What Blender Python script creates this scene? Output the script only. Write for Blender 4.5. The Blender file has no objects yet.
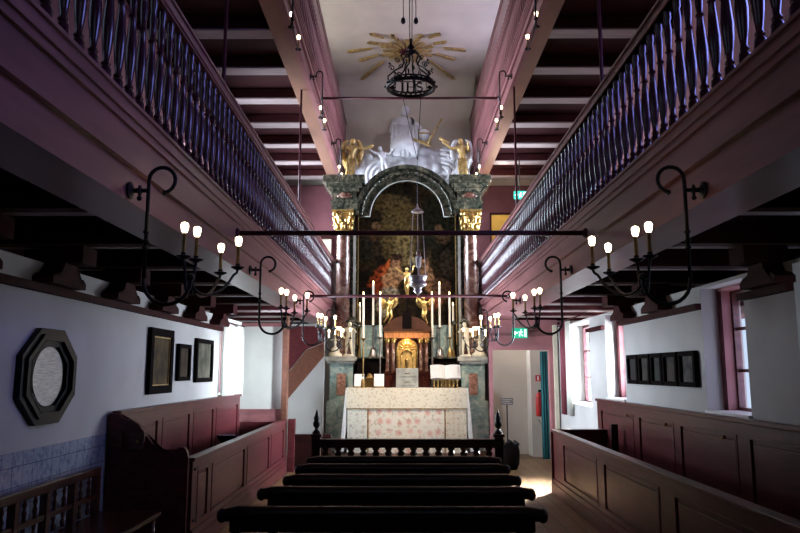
import bpy, bmesh, math, random
from mathutils import Vector, Matrix
random.seed(7)
S = bpy.context.scene
COL = S.collection
PI = math.pi
R = math.radians

# ------------------------------------------------------------------ camera
F = 700.0
EYE = 1.65
TH = math.atan(104.5 / F)
YAW = -0.0043
_c, _s = math.cos(TH), math.sin(TH)
cam_d = bpy.data.cameras.new('camera')
cam = bpy.data.objects.new('camera', cam_d)
COL.objects.link(cam)
cam.location = (0, 0, EYE)
cam.rotation_euler = (PI / 2 + TH, 0, -YAW)
cam_d.lens = F / 800 * 36
cam_d.sensor_width = 36
cam_d.clip_end = 200
cam_d.clip_start = 0.05
S.camera = cam


def at(u, v, Y):
    """measured photo point -> world point on the plane y = Y (used to take sizes off the photograph)"""
    a = (u - 400) / F
    b = (266.5 - v) / F
    d = (a, _c - b * _s, _s + b * _c)
    x = d[0] * math.cos(YAW) + d[1] * math.sin(YAW)
    y = -d[0] * math.sin(YAW) + d[1] * math.cos(YAW)
    t = Y / y
    return (x * t, EYE + d[2] * t)


# ------------------------------------------------------------------ materials
def new_mat(name):
    m = bpy.data.materials.new(name)
    m.use_nodes = True
    nt = m.node_tree
    b = nt.nodes['Principled BSDF']
    return m, nt, b


def mat(name, col, rough=0.6, metal=0.0, var=0.25, scale=6.0, bump=0.0, stretch=(1, 1, 1), coat=0.0, col2=None, detail=4, spec=.5):
    m, nt, b = new_mat(name)
    N, L = nt.nodes, nt.links
    tc = N.new('ShaderNodeTexCoord')
    mp = N.new('ShaderNodeMapping')
    mp.inputs['Scale'].default_value = stretch
    L.new(tc.outputs['Object'], mp.inputs['Vector'])
    nz = N.new('ShaderNodeTexNoise')
    nz.inputs['Scale'].default_value = scale
    nz.inputs['Detail'].default_value = detail
    L.new(mp.outputs['Vector'], nz.inputs['Vector'])
    rp = N.new('ShaderNodeValToRGB')
    c2 = col2 or tuple(c * (1 - var) for c in col)
    c1 = col if col2 else tuple(min(1, c * (1 + var * .5)) for c in col)
    rp.color_ramp.elements[0].position = .35
    rp.color_ramp.elements[1].position = .65
    rp.color_ramp.elements[0].color = (*c2, 1)
    rp.color_ramp.elements[1].color = (*c1, 1)
    L.new(nz.outputs['Fac'], rp.inputs['Fac'])
    L.new(rp.outputs['Color'], b.inputs['Base Color'])
    b.inputs['Roughness'].default_value = rough
    b.inputs['Metallic'].default_value = metal
    b.inputs['Coat Weight'].default_value = coat
    b.inputs['Specular IOR Level'].default_value = spec
    if bump:
        bp = N.new('ShaderNodeBump')
        bp.inputs['Strength'].default_value = bump
        bp.inputs['Distance'].default_value = 0.01
        L.new(nz.outputs['Fac'], bp.inputs['Height'])
        L.new(bp.outputs['Normal'], b.inputs['Normal'])
    return m


def emis(name, col, st):
    m, nt, b = new_mat(name)
    b.inputs['Base Color'].default_value = (*col, 1)
    b.inputs['Emission Color'].default_value = (*col, 1)
    b.inputs['Emission Strength'].default_value = st
    return m


M = {}
M['fascia'] = mat('pink_brown_paint', (.215, .085, .09), .34, var=.25, scale=3, stretch=(1, .4, 3), bump=.15, spec=.4)
M['rail'] = mat('red_brown_paint', (.20, .085, .09), .3, var=.3, scale=5, stretch=(1, .4, 3), bump=.1)
M['baluster'] = mat('glossy_oxblood_paint', (.06, .015, .022), .22, var=.3, scale=9, spec=.6)
M['beam'] = mat('tan_pink_paint', (.22, .11, .075), .5, var=.2, scale=3, stretch=(1, .3, 1), bump=.1, spec=.3)
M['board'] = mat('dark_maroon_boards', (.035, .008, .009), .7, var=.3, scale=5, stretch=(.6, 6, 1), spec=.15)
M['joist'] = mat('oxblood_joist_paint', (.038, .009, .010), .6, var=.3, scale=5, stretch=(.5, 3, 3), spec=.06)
M['strip'] = mat('lit_joist_underside', (.27, .21, .205), .5, var=.15, scale=4, stretch=(.5, 3, 3), spec=.3)  # joist underside with the light from below put into its colour
M['pew'] = mat('mahogany_pew_paint', (.070, .0145, .017), .32, var=.35, scale=4, stretch=(3, 1, 6), bump=.12, spec=.22)
M['bench'] = mat('black_brown_bench', (.016, .004, .004), .32, var=.4, scale=6, stretch=(1, 4, 4), spec=.3)
M['settle'] = mat('red_brown_settle', (.055, .013, .008), .25, var=.4, scale=6, stretch=(3, 1, 5), spec=.35)
M['stair'] = mat('stair_brown', (.10, .038, .024), .4, var=.3, scale=5, stretch=(3, 1, 5), spec=.3)
M['plaster'] = mat('white_plaster', (.50, .49, .47), .85, var=.06, scale=2.5, bump=.12, spec=.1)
M['ceil'] = mat('warm_ceiling_plaster', (.50, .435, .36), .85, var=.10, scale=1.5, bump=.08)
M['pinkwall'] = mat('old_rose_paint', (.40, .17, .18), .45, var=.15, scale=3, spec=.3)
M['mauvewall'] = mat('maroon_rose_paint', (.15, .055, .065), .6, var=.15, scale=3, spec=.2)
M['cream'] = mat('cream_paint', (.72, .66, .5), .5, var=.08)
M['iron'] = mat('black_iron', (.010, .009, .011), .45, metal=.2, var=.3, scale=30, spec=.3)
M['ironred'] = mat('oxblood_iron_bar', (.075, .016, .024), .4, var=.3, scale=8, spec=.2)
M['brassdull'] = mat('dull_brass', (.30, .19, .07), .35, metal=.9, var=.3, scale=30)
M['gold'] = mat('gilding', (.66, .44, .15), .32, metal=.85, var=.45, scale=25, bump=.3)
M['goldleaf'] = mat('old_gilding', (.42, .28, .10), .42, metal=.45, var=.45, scale=14, bump=.3)
M['silver'] = mat('silver', (.88, .88, .92), .3, metal=.7, var=.1, scale=25)
M['pewter'] = mat('pewter', (.26, .23, .22), .35, metal=.9, var=.3, scale=25)
M['stucco'] = mat('white_stucco', (.50, .49, .51), .75, var=.12, scale=6, bump=.25, spec=.1)
M['ivory'] = mat('cream_gesso', (.80, .74, .56), .5, var=.15, scale=12)
M['candle'] = mat('candle_wax', (.82, .76, .62), .4, var=.06)
M['black'] = mat('ebony', (.006, .006, .007), .3, var=.3, scale=12, spec=.12)
M['blackmatt'] = mat('black_wood', (.006, .004, .004), .8, var=.3, scale=12, spec=.03)
M['linen'] = mat('white_linen', (.86, .85, .82), .8, var=.05, scale=20)
M['teal'] = mat('teal_curtain', (.02, .17, .18), .8, var=.3, scale=14, stretch=(6, 6, .4))
M['drape'] = mat('dark_red_drape', (.17, .03, .045), .8, var=.35, scale=14, stretch=(6, 6, .4))
M['white'] = mat('white_paint', (.8, .8, .78), .4, var=.05)
M['redmetal'] = mat('red_enamel', (.45, .03, .03), .3, var=.1)
M['yellow'] = mat('ochre_panel', (.78, .45, .07), .6, var=.15, scale=3)
M['paper'] = mat('white_paper', (.55, .55, .55), .7, var=.05, scale=18)
M['bulb'] = emis('lit_bulb', (1.0, .78, .46), 10)
M['flame'] = emis('candle_flame', (1.0, .62, .22), 12)
M['exit'] = emis('exit_sign_green', (.01, .42, .24), .55)
M['exitw'] = emis('exit_sign_white', (.7, 1, .85), 1.2)
M['niche'] = mat('niche_gilding', (.95, .62, .22), .35, metal=.5, var=.2, scale=20)


def marble(name, a, b_, c, scale=5):
    m, nt, b = new_mat(name)
    N, L = nt.nodes, nt.links
    tc = N.new('ShaderNodeTexCoord')
    n1 = N.new('ShaderNodeTexNoise')
    n1.inputs['Scale'].default_value = scale
    n1.inputs['Detail'].default_value = 8
    n1.inputs['Distortion'].default_value = 1.6
    L.new(tc.outputs['Object'], n1.inputs['Vector'])
    rp = N.new('ShaderNodeValToRGB')
    e = rp.color_ramp.elements
    e[0].position = .33
    e[0].color = (*a, 1)
    e[1].position = .7
    e[1].color = (*c, 1)
    x = e.new(.5)
    x.color = (*b_, 1)
    L.new(n1.outputs['Fac'], rp.inputs['Fac'])
    L.new(rp.outputs['Color'], b.inputs['Base Color'])
    b.inputs['Roughness'].default_value = .25
    b.inputs['Coat Weight'].default_value = .3
    return m


M['green'] = marble('green_marble', (.010, .014, .010), (.045, .048, .033), (.17, .14, .095), 7)
M['palegreen'] = marble('pale_green_marble', (.17, .27, .27), (.30, .42, .40), (.55, .58, .52), 5)
M['brownmarble'] = marble('brown_marble', (.05, .018, .012), (.12, .05, .035), (.24, .16, .12), 5)
M['redstone'] = marble('red_marble', (.16, .08, .06), (.34, .17, .13), (.48, .33, .27), 9)
M['greycol'] = marble('grey_stone', (.30, .30, .26), (.42, .42, .37), (.55, .54, .47), 3)


def m_floor():
    m, nt, b = new_mat('plank_floor')
    N, L = nt.nodes, nt.links
    tc = N.new('ShaderNodeTexCoord')
    mp = N.new('ShaderNodeMapping')
    mp.inputs['Rotation'].default_value = (0, 0, PI / 2)
    L.new(tc.outputs['Object'], mp.inputs['Vector'])
    br = N.new('ShaderNodeTexBrick')
    br.inputs['Scale'].default_value = 1
    br.inputs['Brick Width'].default_value = 2.6
    br.inputs['Row Height'].default_value = .19
    br.inputs['Mortar Size'].default_value = .006
    br.inputs['Color1'].default_value = (.21, .115, .05, 1)
    br.inputs['Color2'].default_value = (.30, .17, .075, 1)
    br.inputs['Mortar'].default_value = (.02, .012, .008, 1)
    L.new(mp.outputs['Vector'], br.inputs['Vector'])
    nz = N.new('ShaderNodeTexNoise')
    nz.inputs['Scale'].default_value = 9
    mp2 = N.new('ShaderNodeMapping')
    mp2.inputs['Scale'].default_value = (3, .4, 1)
    L.new(tc.outputs['Object'], mp2.inputs['Vector'])
    L.new(mp2.outputs['Vector'], nz.inputs['Vector'])
    mx = N.new('ShaderNodeMix')
    mx.data_type = 'RGBA'
    mx.blend_type = 'MULTIPLY'
    mx.inputs[0].default_value = .5
    L.new(br.outputs['Color'], mx.inputs[6])
    L.new(nz.outputs['Color'], mx.inputs[7])
    L.new(mx.outputs[2], b.inputs['Base Color'])
    b.inputs['Roughness'].default_value = .42
    return m


def m_tiles():
    m, nt, b = new_mat('blue_white_tiles')
    N, L = nt.nodes, nt.links
    tc = N.new('ShaderNodeTexCoord')
    sx = N.new('ShaderNodeSeparateXYZ')
    L.new(tc.outputs['Object'], sx.inputs[0])
    cb = N.new('ShaderNodeCombineXYZ')
    L.new(sx.outputs[1], cb.inputs[0])
    L.new(sx.outputs[2], cb.inputs[1])
    br = N.new('ShaderNodeTexBrick')
    br.offset = 0
    br.inputs['Scale'].default_value = 1
    br.inputs['Brick Width'].default_value = .14
    br.inputs['Row Height'].default_value = .14
    br.inputs['Mortar Size'].default_value = .003
    br.inputs['Color1'].default_value = (.36, .40, .47, 1)
    br.inputs['Color2'].default_value = (.40, .43, .50, 1)
    br.inputs['Mortar'].default_value = (.12, .13, .17, 1)
    L.new(cb.outputs[0], br.inputs['Vector'])
    nz = N.new('ShaderNodeTexNoise')
    nz.inputs['Scale'].default_value = 24
    nz.inputs['Detail'].default_value = 6
    L.new(tc.outputs['Object'], nz.inputs['Vector'])
    rp = N.new('ShaderNodeValToRGB')
    rp.color_ramp.elements[0].position = .50
    rp.color_ramp.elements[1].position = .60
    rp.color_ramp.elements[0].color = (1, 1, 1, 1)
    rp.color_ramp.elements[1].color = (.55, .60, .76, 1)
    L.new(nz.outputs['Fac'], rp.inputs['Fac'])
    mx = N.new('ShaderNodeMix')
    mx.data_type = 'RGBA'
    mx.blend_type = 'MULTIPLY'
    mx.inputs[0].default_value = .8
    L.new(br.outputs['Color'], mx.inputs[6])
    L.new(rp.outputs['Color'], mx.inputs[7])
    L.new(mx.outputs[2], b.inputs['Base Color'])
    b.inputs['Roughness'].default_value = .12
    return m


def m_floral(name, base, flower, sc, thr=.42, leaf=(.55, .50, .36)):
    m, nt, b = new_mat(name)
    N, L = nt.nodes, nt.links
    tc = N.new('ShaderNodeTexCoord')
    vo = N.new('ShaderNodeTexVoronoi')
    vo.inputs['Scale'].default_value = sc
    vo.inputs['Randomness'].default_value = .35
    L.new(tc.outputs['Object'], vo.inputs['Vector'])
    rp = N.new('ShaderNodeValToRGB')
    e = rp.color_ramp.elements
    e[0].position = .0
    e[0].color = (*flower, 1)
    e[1].position = thr
    e[1].color = (*base, 1)
    x = e.new(thr * .55)
    x.color = (*[(p + q) / 2 for p, q in zip(base, flower)], 1)
    L.new(vo.outputs['Distance'], rp.inputs['Fac'])
    nz = N.new('ShaderNodeTexNoise')
    nz.inputs['Scale'].default_value = sc * 3.2
    nz.inputs['Detail'].default_value = 3
    L.new(tc.outputs['Object'], nz.inputs['Vector'])
    r2 = N.new('ShaderNodeValToRGB')
    r2.color_ramp.elements[0].position = .56
    r2.color_ramp.elements[1].position = .62
    r2.color_ramp.elements[0].color = (1, 1, 1, 1)
    r2.color_ramp.elements[1].color = (*leaf, 1)
    L.new(nz.outputs['Fac'], r2.inputs['Fac'])
    mx = N.new('ShaderNodeMix')
    mx.data_type = 'RGBA'
    mx.blend_type = 'MULTIPLY'
    mx.inputs[0].default_value = .55
    L.new(rp.outputs['Color'], mx.inputs[6])
    L.new(r2.outputs['Color'], mx.inputs[7])
    L.new(mx.outputs[2], b.inputs['Base Color'])
    b.inputs['Roughness'].default_value = .75
    return m


def m_painting(name, dark, light, blobs, sc=2.0):
    """dark old oil painting: cloudy ground with soft painted shapes at (x, z, rx, rz, colour) in object space"""
    m, nt, b = new_mat(name)
    N, L = nt.nodes, nt.links
    tc = N.new('ShaderNodeTexCoord')
    nz = N.new('ShaderNodeTexNoise')
    nz.inputs['Scale'].default_value = sc
    nz.inputs['Detail'].default_value = 6
    nz.inputs['Distortion'].default_value = .8
    L.new(tc.outputs['Object'], nz.inputs['Vector'])
    rp = N.new('ShaderNodeValToRGB')
    rp.color_ramp.elements[0].position = .38
    rp.color_ramp.elements[1].position = .72
    rp.color_ramp.elements[0].color = (*dark, 1)
    rp.color_ramp.elements[1].color = (*light, 1)
    L.new(nz.outputs['Fac'], rp.inputs['Fac'])
    out = rp.outputs['Color']
    wob = N.new('ShaderNodeTexNoise')
    wob.inputs['Scale'].default_value = 7
    wob.inputs['Detail'].default_value = 3
    L.new(tc.outputs['Object'], wob.inputs['Vector'])
    wm = N.new('ShaderNodeVectorMath')
    wm.operation = 'MULTIPLY_ADD'
    wm.inputs[1].default_value = (.14, 0, .14)
    L.new(wob.outputs['Color'], wm.inputs[0])
    L.new(tc.outputs['Object'], wm.inputs[2])
    for (x, z, rx, rz, col, rot) in blobs:
        mp = N.new('ShaderNodeMapping')
        mp.vector_type = 'TEXTURE'
        mp.inputs['Location'].default_value = (x + .07, 0, z + .07)
        mp.inputs['Rotation'].default_value = (0, rot, 0)
        mp.inputs['Scale'].default_value = (rx, 50, rz)
        L.new(wm.outputs[0], mp.inputs['Vector'])
        ln = N.new('ShaderNodeVectorMath')
        ln.operation = 'LENGTH'
        L.new(mp.outputs['Vector'], ln.inputs[0])
        mr = N.new('ShaderNodeMapRange')
        mr.interpolation_type = 'SMOOTHSTEP'
        mr.inputs['From Min'].default_value = 1.12
        mr.inputs['From Max'].default_value = .78
        L.new(ln.outputs['Value'], mr.inputs['Value'])
        mx = N.new('ShaderNodeMix')
        mx.data_type = 'RGBA'
        L.new(mr.outputs['Result'], mx.inputs[0])
        L.new(out, mx.inputs[6])
        mx.inputs[7].default_value = (*col, 1)
        out = mx.outputs[2]
    br = N.new('ShaderNodeTexNoise')
    br.inputs['Scale'].default_value = 13
    br.inputs['Detail'].default_value = 5
    L.new(tc.outputs['Object'], br.inputs['Vector'])
    bm = N.new('ShaderNodeMapRange')
    bm.inputs['From Min'].default_value = .36
    bm.inputs['From Max'].default_value = .64
    bm.inputs['To Min'].default_value = .12
    bm.inputs['To Max'].default_value = .85
    L.new(br.outputs['Fac'], bm.inputs['Value'])
    vm = N.new('ShaderNodeVectorMath')
    vm.operation = 'SCALE'
    L.new(out, vm.inputs[0])
    L.new(bm.outputs['Result'], vm.inputs['Scale'])
    out = vm.outputs[0]
    L.new(out, b.inputs['Base Color'])
    b.inputs['Specular IOR Level'].default_value = .06
    b.inputs['Roughness'].default_value = .6
    return m


def m_glass(name, tint=(.9, .95, 1), fac=.12):
    m = bpy.data.materials.new(name)
    m.use_nodes = True
    nt = m.node_tree
    N, L = nt.nodes, nt.links
    N.remove(N['Principled BSDF'])
    t = N.new('ShaderNodeBsdfTransparent')
    t.inputs[0].default_value = (*tint, 1)
    g = N.new('ShaderNodeBsdfGlossy')
    g.inputs['Roughness'].default_value = .03
    mx = N.new('ShaderNodeMixShader')
    mx.inputs[0].default_value = fac
    L.new(t.outputs[0], mx.inputs[1])
    L.new(g.outputs[0], mx.inputs[2])
    L.new(mx.outputs[0], N['Material Output'].inputs[0])
    return m


def m_curtain(name, col):
    m = bpy.data.materials.new(name)
    m.use_nodes = True
    nt = m.node_tree
    N, L = nt.nodes, nt.links
    N.remove(N['Principled BSDF'])
    d = N.new('ShaderNodeBsdfDiffuse')
    d.inputs[0].default_value = (*col, 1)
    t = N.new('ShaderNodeBsdfTranslucent')
    t.inputs[0].default_value = (*col, 1)
    mx = N.new('ShaderNodeMixShader')
    mx.inputs[0].default_value = .5
    L.new(d.outputs[0], mx.inputs[1])
    L.new(t.outputs[0], mx.inputs[2])
    L.new(mx.outputs[0], N['Material Output'].inputs[0])
    return m


M['floor'] = m_floor()
M['tiles'] = m_tiles()
M['floral'] = m_floral('rose_brocade', (.84, .78, .66), (.72, .33, .26), 5.2)
M['damask'] = m_floral('cream_damask', (.80, .73, .58), (.62, .50, .36), 9, .35)
M['sidecloth'] = m_floral('pale_green_brocade', (.80, .80, .70), (.55, .45, .38), 8, .4)
M['glass'] = m_glass('window_glass')
M['lampglass'] = m_glass('clear_lamp_glass', (.95, .95, 1), .35)
M['voile'] = m_curtain('white_voile', (.82, .82, .76))

# ------------------------------------------------------------------ object helpers


def rootloc(p):
    while p.parent:
        p = p.parent
    return Vector(p.location)


class MB:
    def __init__(self):
        self.b = bmesh.new()

    def box(self, x0, x1, y0, y1, z0, z1, rot=None, bev=0):
        c = Vector(((x0 + x1) / 2, (y0 + y1) / 2, (z0 + z1) / 2))
        mt = Matrix.Translation(c)
        if rot is not None:
            mt = mt @ rot
        mt = mt @ Matrix.Diagonal((abs(x1 - x0), abs(y1 - y0), abs(z1 - z0), 1))
        r = bmesh.ops.create_cube(self.b, size=1, matrix=mt)
        if bev:
            es = list({e for v in r['verts'] for e in v.link_edges})
            bmesh.ops.bevel(self.b, geom=es, offset=bev, segments=2, affect='EDGES', profile=.6)
        return self

    def tube(self, pts, r, seg=8, cap=True, closed=False):
        pts = [Vector(p) for p in pts]
        n = len(pts)
        rs = r if isinstance(r, (list, tuple)) else [r] * n
        rings = []
        up = Vector((0, 0, 1))
        prev = None
        for i, p in enumerate(pts):
            if closed:
                d = pts[(i + 1) % n] - pts[i - 1]
            else:
                d = pts[min(i + 1, n - 1)] - pts[max(i - 1, 0)]
            d.normalize()
            if prev is None:
                a = d.cross(up)
                if a.length < .1:
                    a = d.cross(Vector((0, 1, 0)))
                a.normalize()
            else:
                a = prev - d * prev.dot(d)
                if a.length < 1e-5:
                    a = d.cross(up)
                a.normalize()
            prev = a
            c = d.cross(a)
            rings.append([self.b.verts.new(p + (a * math.cos(2 * PI * k / seg) + c * math.sin(2 * PI * k / seg)) * rs[i]) for k in range(seg)])
        m_ = n if closed else n - 1
        for i in range(m_):
            A, B = rings[i], rings[(i + 1) % n]
            for k in range(seg):
                self.b.faces.new((A[k], A[(k + 1) % seg], B[(k + 1) % seg], B[k]))
        if cap and not closed:
            self.b.faces.new(rings[0][::-1])
            self.b.faces.new(rings[-1])
        return self

    def lathe(self, cx, cy, prof, seg=16, z0=0.0, sx=1, sy=1, axis='z'):
        rings = []
        for r, z in prof:
            r = max(r, .0008)
            ring = []
            for k in range(seg):
                a = 2 * PI * k / seg
                if axis == 'z':
                    p = (cx + r * math.cos(a) * sx, cy + r * math.sin(a) * sy, z0 + z)
                else:
                    p = (z0 + z, cx + r * math.cos(a), cy + r * math.sin(a))
                ring.append(self.b.verts.new(p))
            rings.append(ring)
        for A, B in zip(rings, rings[1:]):
            for k in range(seg):
                self.b.faces.new((A[k], A[(k + 1) % seg], B[(k + 1) % seg], B[k]))
        self.b.faces.new(rings[0][::-1])
        self.b.faces.new(rings[-1])
        return self

    def prism(self, poly, a0, a1, axis='y'):
        """polygon extruded along an axis; poly holds the two other coordinates in order"""
        def pt(p, a):
            if axis == 'y':
                return (p[0], a, p[1])
            if axis == 'x':
                return (a, p[0], p[1])
            return (p[0], p[1], a)
        A = [self.b.verts.new(pt(p, a0)) for p in poly]
        B = [self.b.verts.new(pt(p, a1)) for p in poly]
        n = len(poly)
        f1 = self.b.faces.new(A)
        f2 = self.b.faces.new(B[::-1])
        for k in range(n):
            self.b.faces.new((A[k], B[k], B[(k + 1) % n], A[(k + 1) % n]))
        bmesh.ops.triangulate(self.b, faces=[f1, f2])
        return self

    def ball(self, c, r, sub=2, sc=(1, 1, 1), rot=None):
        mt = Matrix.Translation(c)
        if rot is not None:
            mt = mt @ rot
        mt = mt @ Matrix.Diagonal((sc[0], sc[1], sc[2], 1))
        bmesh.ops.create_icosphere(self.b, subdivisions=sub, radius=r, matrix=mt)
        return self

    def build(self, name, m, parent=None, smooth=False, label=None, auto=False):
        bmesh.ops.recalc_face_normals(self.b, faces=self.b.faces[:])
        if parent is not None:
            bmesh.ops.translate(self.b, verts=self.b.verts[:], vec=-rootloc(parent))
        me = bpy.data.meshes.new(name)
        self.b.to_mesh(me)
        self.b.free()
        me.materials.append(m)
        if smooth:
            me.polygons.foreach_set('use_smooth', [True] * len(me.polygons))
        o = bpy.data.objects.new(name, me)
        COL.objects.link(o)
        if parent is not None:
            o.parent = parent
        if smooth and auto:
            md = o.modifiers.new('edges', 'EDGE_SPLIT')
            md.split_angle = R(40)
        if label:
            o['label'] = label
        return o


def thing(name, label, cat, loc=(0, 0, 0), group=None):
    o = bpy.data.objects.new(name, None)
    COL.objects.link(o)
    o.location = loc
    o.empty_display_size = .1
    o['label'] = label
    o['category'] = cat
    if group:
        o['group'] = group
    return o


def tag(o, label, cat, group=None):
    o['label'] = label
    o['category'] = cat
    if group:
        o['group'] = group
    return o


def struct(o):
    o['kind'] = 'structure'
    return o


def sgroup(name, loc=(0, 0, 0)):
    o = bpy.data.objects.new(name, None)
    COL.objects.link(o)
    o.location = loc
    o['kind'] = 'structure'
    return o


def kids(o):
    return [x for x in bpy.data.objects if x.parent == o]


def copy_tree(o, parent=None):
    c = o.copy()
    COL.objects.link(c)
    c.parent = parent
    for ch in kids(o):
        copy_tree(ch, c)
    return c


def arc(cx, cz, r, a0, a1, n=12):
    return [(cx + r * math.cos(a0 + (a1 - a0) * i / n), cz + r * math.sin(a0 + (a1 - a0) * i / n)) for i in range(n + 1)]


def skin(name, m, verts, edges, parent=None, sub=2):
    """one continuous body: verts = [(x, y, z, radius)]"""
    off = rootloc(parent) if parent is not None else Vector()
    me = bpy.data.meshes.new(name)
    me.from_pydata([Vector(v[:3]) - off for v in verts], edges, [])
    me.materials.append(m)
    o = bpy.data.objects.new(name, me)
    COL.objects.link(o)
    if parent is not None:
        o.parent = parent
    md = o.modifiers.new('skin', 'SKIN')
    md.use_smooth_shade = True
    for i, v in enumerate(verts):
        r = v[3]
        me.skin_vertices[0].data[i].radius = r if isinstance(r, tuple) else (r, r)
    me.skin_vertices[0].data[0].use_root = True
    sb = o.modifiers.new('sub', 'SUBSURF')
    sb.levels = sb.render_levels = sub
    return o


def figure(m, parent, loc, h, arms, legs=None, robe=None, facing=1, lean=0.0, name='body', head_turn=0):
    """small statue. arms: ((elbow),(hand)) offsets for left and right in units of h, relative to the shoulders"""
    X, Y, Z = loc
    v = []
    e = []

    def P(x, y, z, r):
        v.append((X + (x + lean * z) * h, Y + y * h * facing, Z + z * h, r * h if not isinstance(r, tuple) else (r[0] * h, r[1] * h)))
        return len(v) - 1
    pel = P(0, 0, .50, (.085, .07))
    bel = P(.01, -.01, .60, (.075, .065))
    che = P(0, 0, .72, (.095, .07))
    nec = P(0, 0, .82, .035)
    h0 = P(head_turn * .02, -.01, .875, .06)
    h1 = P(head_turn * .03, -.012, .93, .068)
    h2 = P(head_turn * .03, 0, .975, .045)
    e += [(pel, bel), (bel, che), (che, nec), (nec, h0), (h0, h1), (h1, h2)]
    for sgn, (el, ha) in zip((-1, 1), arms):
        sh = P(sgn * .11, 0, .765, .042)
        a = P(sgn * .11 + el[0], el[1], .765 + el[2], .034)
        b = P(sgn * .11 + ha[0], ha[1], .765 + ha[2], .024)
        d = Vector((ha[0] - el[0], ha[1] - el[1], ha[2] - el[2])).normalized() * .05
        c = P(sgn * .11 + ha[0] + d.x, ha[1] + d.y, .765 + ha[2] + d.z, .026)
        e += [(che, sh), (sh, a), (a, b), (b, c)]
    if robe:
        k1 = P(robe[0] * .3, 0, .36, (.11, .085))
        k2 = P(robe[0] * .6, 0, .20, (.125, .10))
        k3 = P(robe[0], 0, .03, (.15, .12))
        e += [(pel, k1), (k1, k2), (k2, k3)]
    else:
        legs = legs or (((-.07, 0, .26), (-.08, .02, .03)), ((.07, -.05, .27), (.10, .0, .03)))
        for sgn, (kn, ft) in zip((-1, 1), legs):
            hp = P(sgn * .05, 0, .45, .062)
            a = P(*kn, .045)
            b = P(*ft, .026)
            c = P(ft[0] + sgn * .015, ft[1] - .06, ft[2] - .01, .022)
            e += [(pel, hp), (hp, a), (a, b), (b, c)]
    return skin(name, m, v, e, parent)


# =================================================================== the shell
XL, XR = -2.75, 2.90
XL2, XR2 = -3.60, 3.70   # the walls stand further out above the lower gallery floor
ZW = 2.47
AL, AR = 1.55, 1.70      # distance of the lower gallery fronts from the camera axis
YB = 17.0
Y0 = -1.5
ZC = 8.9
TW = .38                 # wall thickness

struct(MB().box(XL2 - TW, XR2 + TW, Y0 - .3, YB + .2, -.12, 0).build('floor', M['floor']))
struct(MB().box(XL2 - TW, XR2 + TW, Y0 - .3, YB + .2, ZC, ZC + .15).build('ceiling', M['ceil']))


def wall(name, axis, p0, p1, a0, a1, z0, z1, holes, m):
    """wall slab between p0..p1 (thickness) and a0..a1 (length) with rectangular holes (a, b, z, z)"""
    mb = MB()
    cuts = sorted({a0, a1, *[h[0] for h in holes], *[h[1] for h in holes]})
    for a, b in zip(cuts, cuts[1:]):
        hs = sorted([h for h in holes if h[0] <= a + 1e-6 and h[1] >= b - 1e-6], key=lambda h: h[2])
        z = z0
        for h in hs + [(0, 0, z1, z1)]:
            if h[2] > z + 1e-5:
                if axis == 'x':
                    mb.box(p0, p1, a, b, z, h[2])
                else:
                    mb.box(a, b, p0, p1, z, h[2])
            z = h[3]
    return struct(mb.build(name, m))


HL = [(10.6, 11.75, 1.28, 2.36)]
HL2 = [(10.8, 12.6, 4.3, 5.7), (13.6, 15.9, 4.2, 5.8), (1.6, 3.6, 4.0, 5.7), (9.8, 11.4, 7.0, 8.4), (12.6, 14.6, 7.0, 8.4)]  # last two: unseen top-level windows added to light the nave ceiling
HR = [(5.95, 6.80, 1.26, 2.44), (9.25, 10.07, 1.26, 2.44), (10.95, 12.45, 1.10, 2.44), (4.2, 5.17, 1.26, 2.44)]
HR2 = [(2.6, 5.0, 4.0, 5.7), (13.0, 15.2, 4.3, 5.7), (9.8, 11.4, 7.0, 8.4), (12.6, 14.6, 7.0, 8.4)]  # last two: unseen top-level windows added to light ceiling and left fascia
HB = [(-1.5, -.5, 3.6, 5.4), (.5, 1.5, 3.6, 5.4)]
wall('wall_left', 'x', XL - TW, XL, Y0, YB, 0, ZW, HL, M['plaster'])
wall('wall_right', 'x', XR, XR + TW, Y0, YB, 0, ZW, HR, M['plaster'])
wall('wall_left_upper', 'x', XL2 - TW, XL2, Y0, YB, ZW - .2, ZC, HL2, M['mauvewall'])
wall('wall_right_upper', 'x', XR2, XR2 + TW, Y0, YB, ZW - .2, ZC, [(10.9, 14.6, ZW - .2, 2.68)] + HR2, M['mauvewall'])  # low slot cut in the unseen wall to let the sun through
wall('wall_back', 'y', YB, YB + .2, XL2 - TW, XR2 + TW, 0, ZC, [], M['ceil'])
wall('wall_front', 'y', Y0 - .3, Y0, XL2 - TW, XR2 + TW, 0, ZC, HB, M['plaster'])

win_n = [0]


def light(kind, name, loc, rot, energy, col=(1, 1, 1), size=None, size_y=None, spot=None, blend=.6, spread=180):
    d = bpy.data.lights.new(name, kind)
    d.energy = energy
    d.color = col
    if kind == 'AREA':
        d.shape = 'RECTANGLE'
        d.size = size
        d.size_y = size_y or size
    elif kind == 'SPOT':
        d.spot_size = spot
        d.spot_blend = blend
        d.shadow_soft_size = size or .1
    elif kind == 'POINT':
        d.shadow_soft_size = size or .05
    elif kind == 'SUN':
        d.angle = size or .01
    if kind == 'AREA':
        d.spread = R(spread)
    o = bpy.data.objects.new(name, d)
    COL.objects.link(o)
    o.location = loc
    o.rotation_euler = rot
    return o


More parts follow.
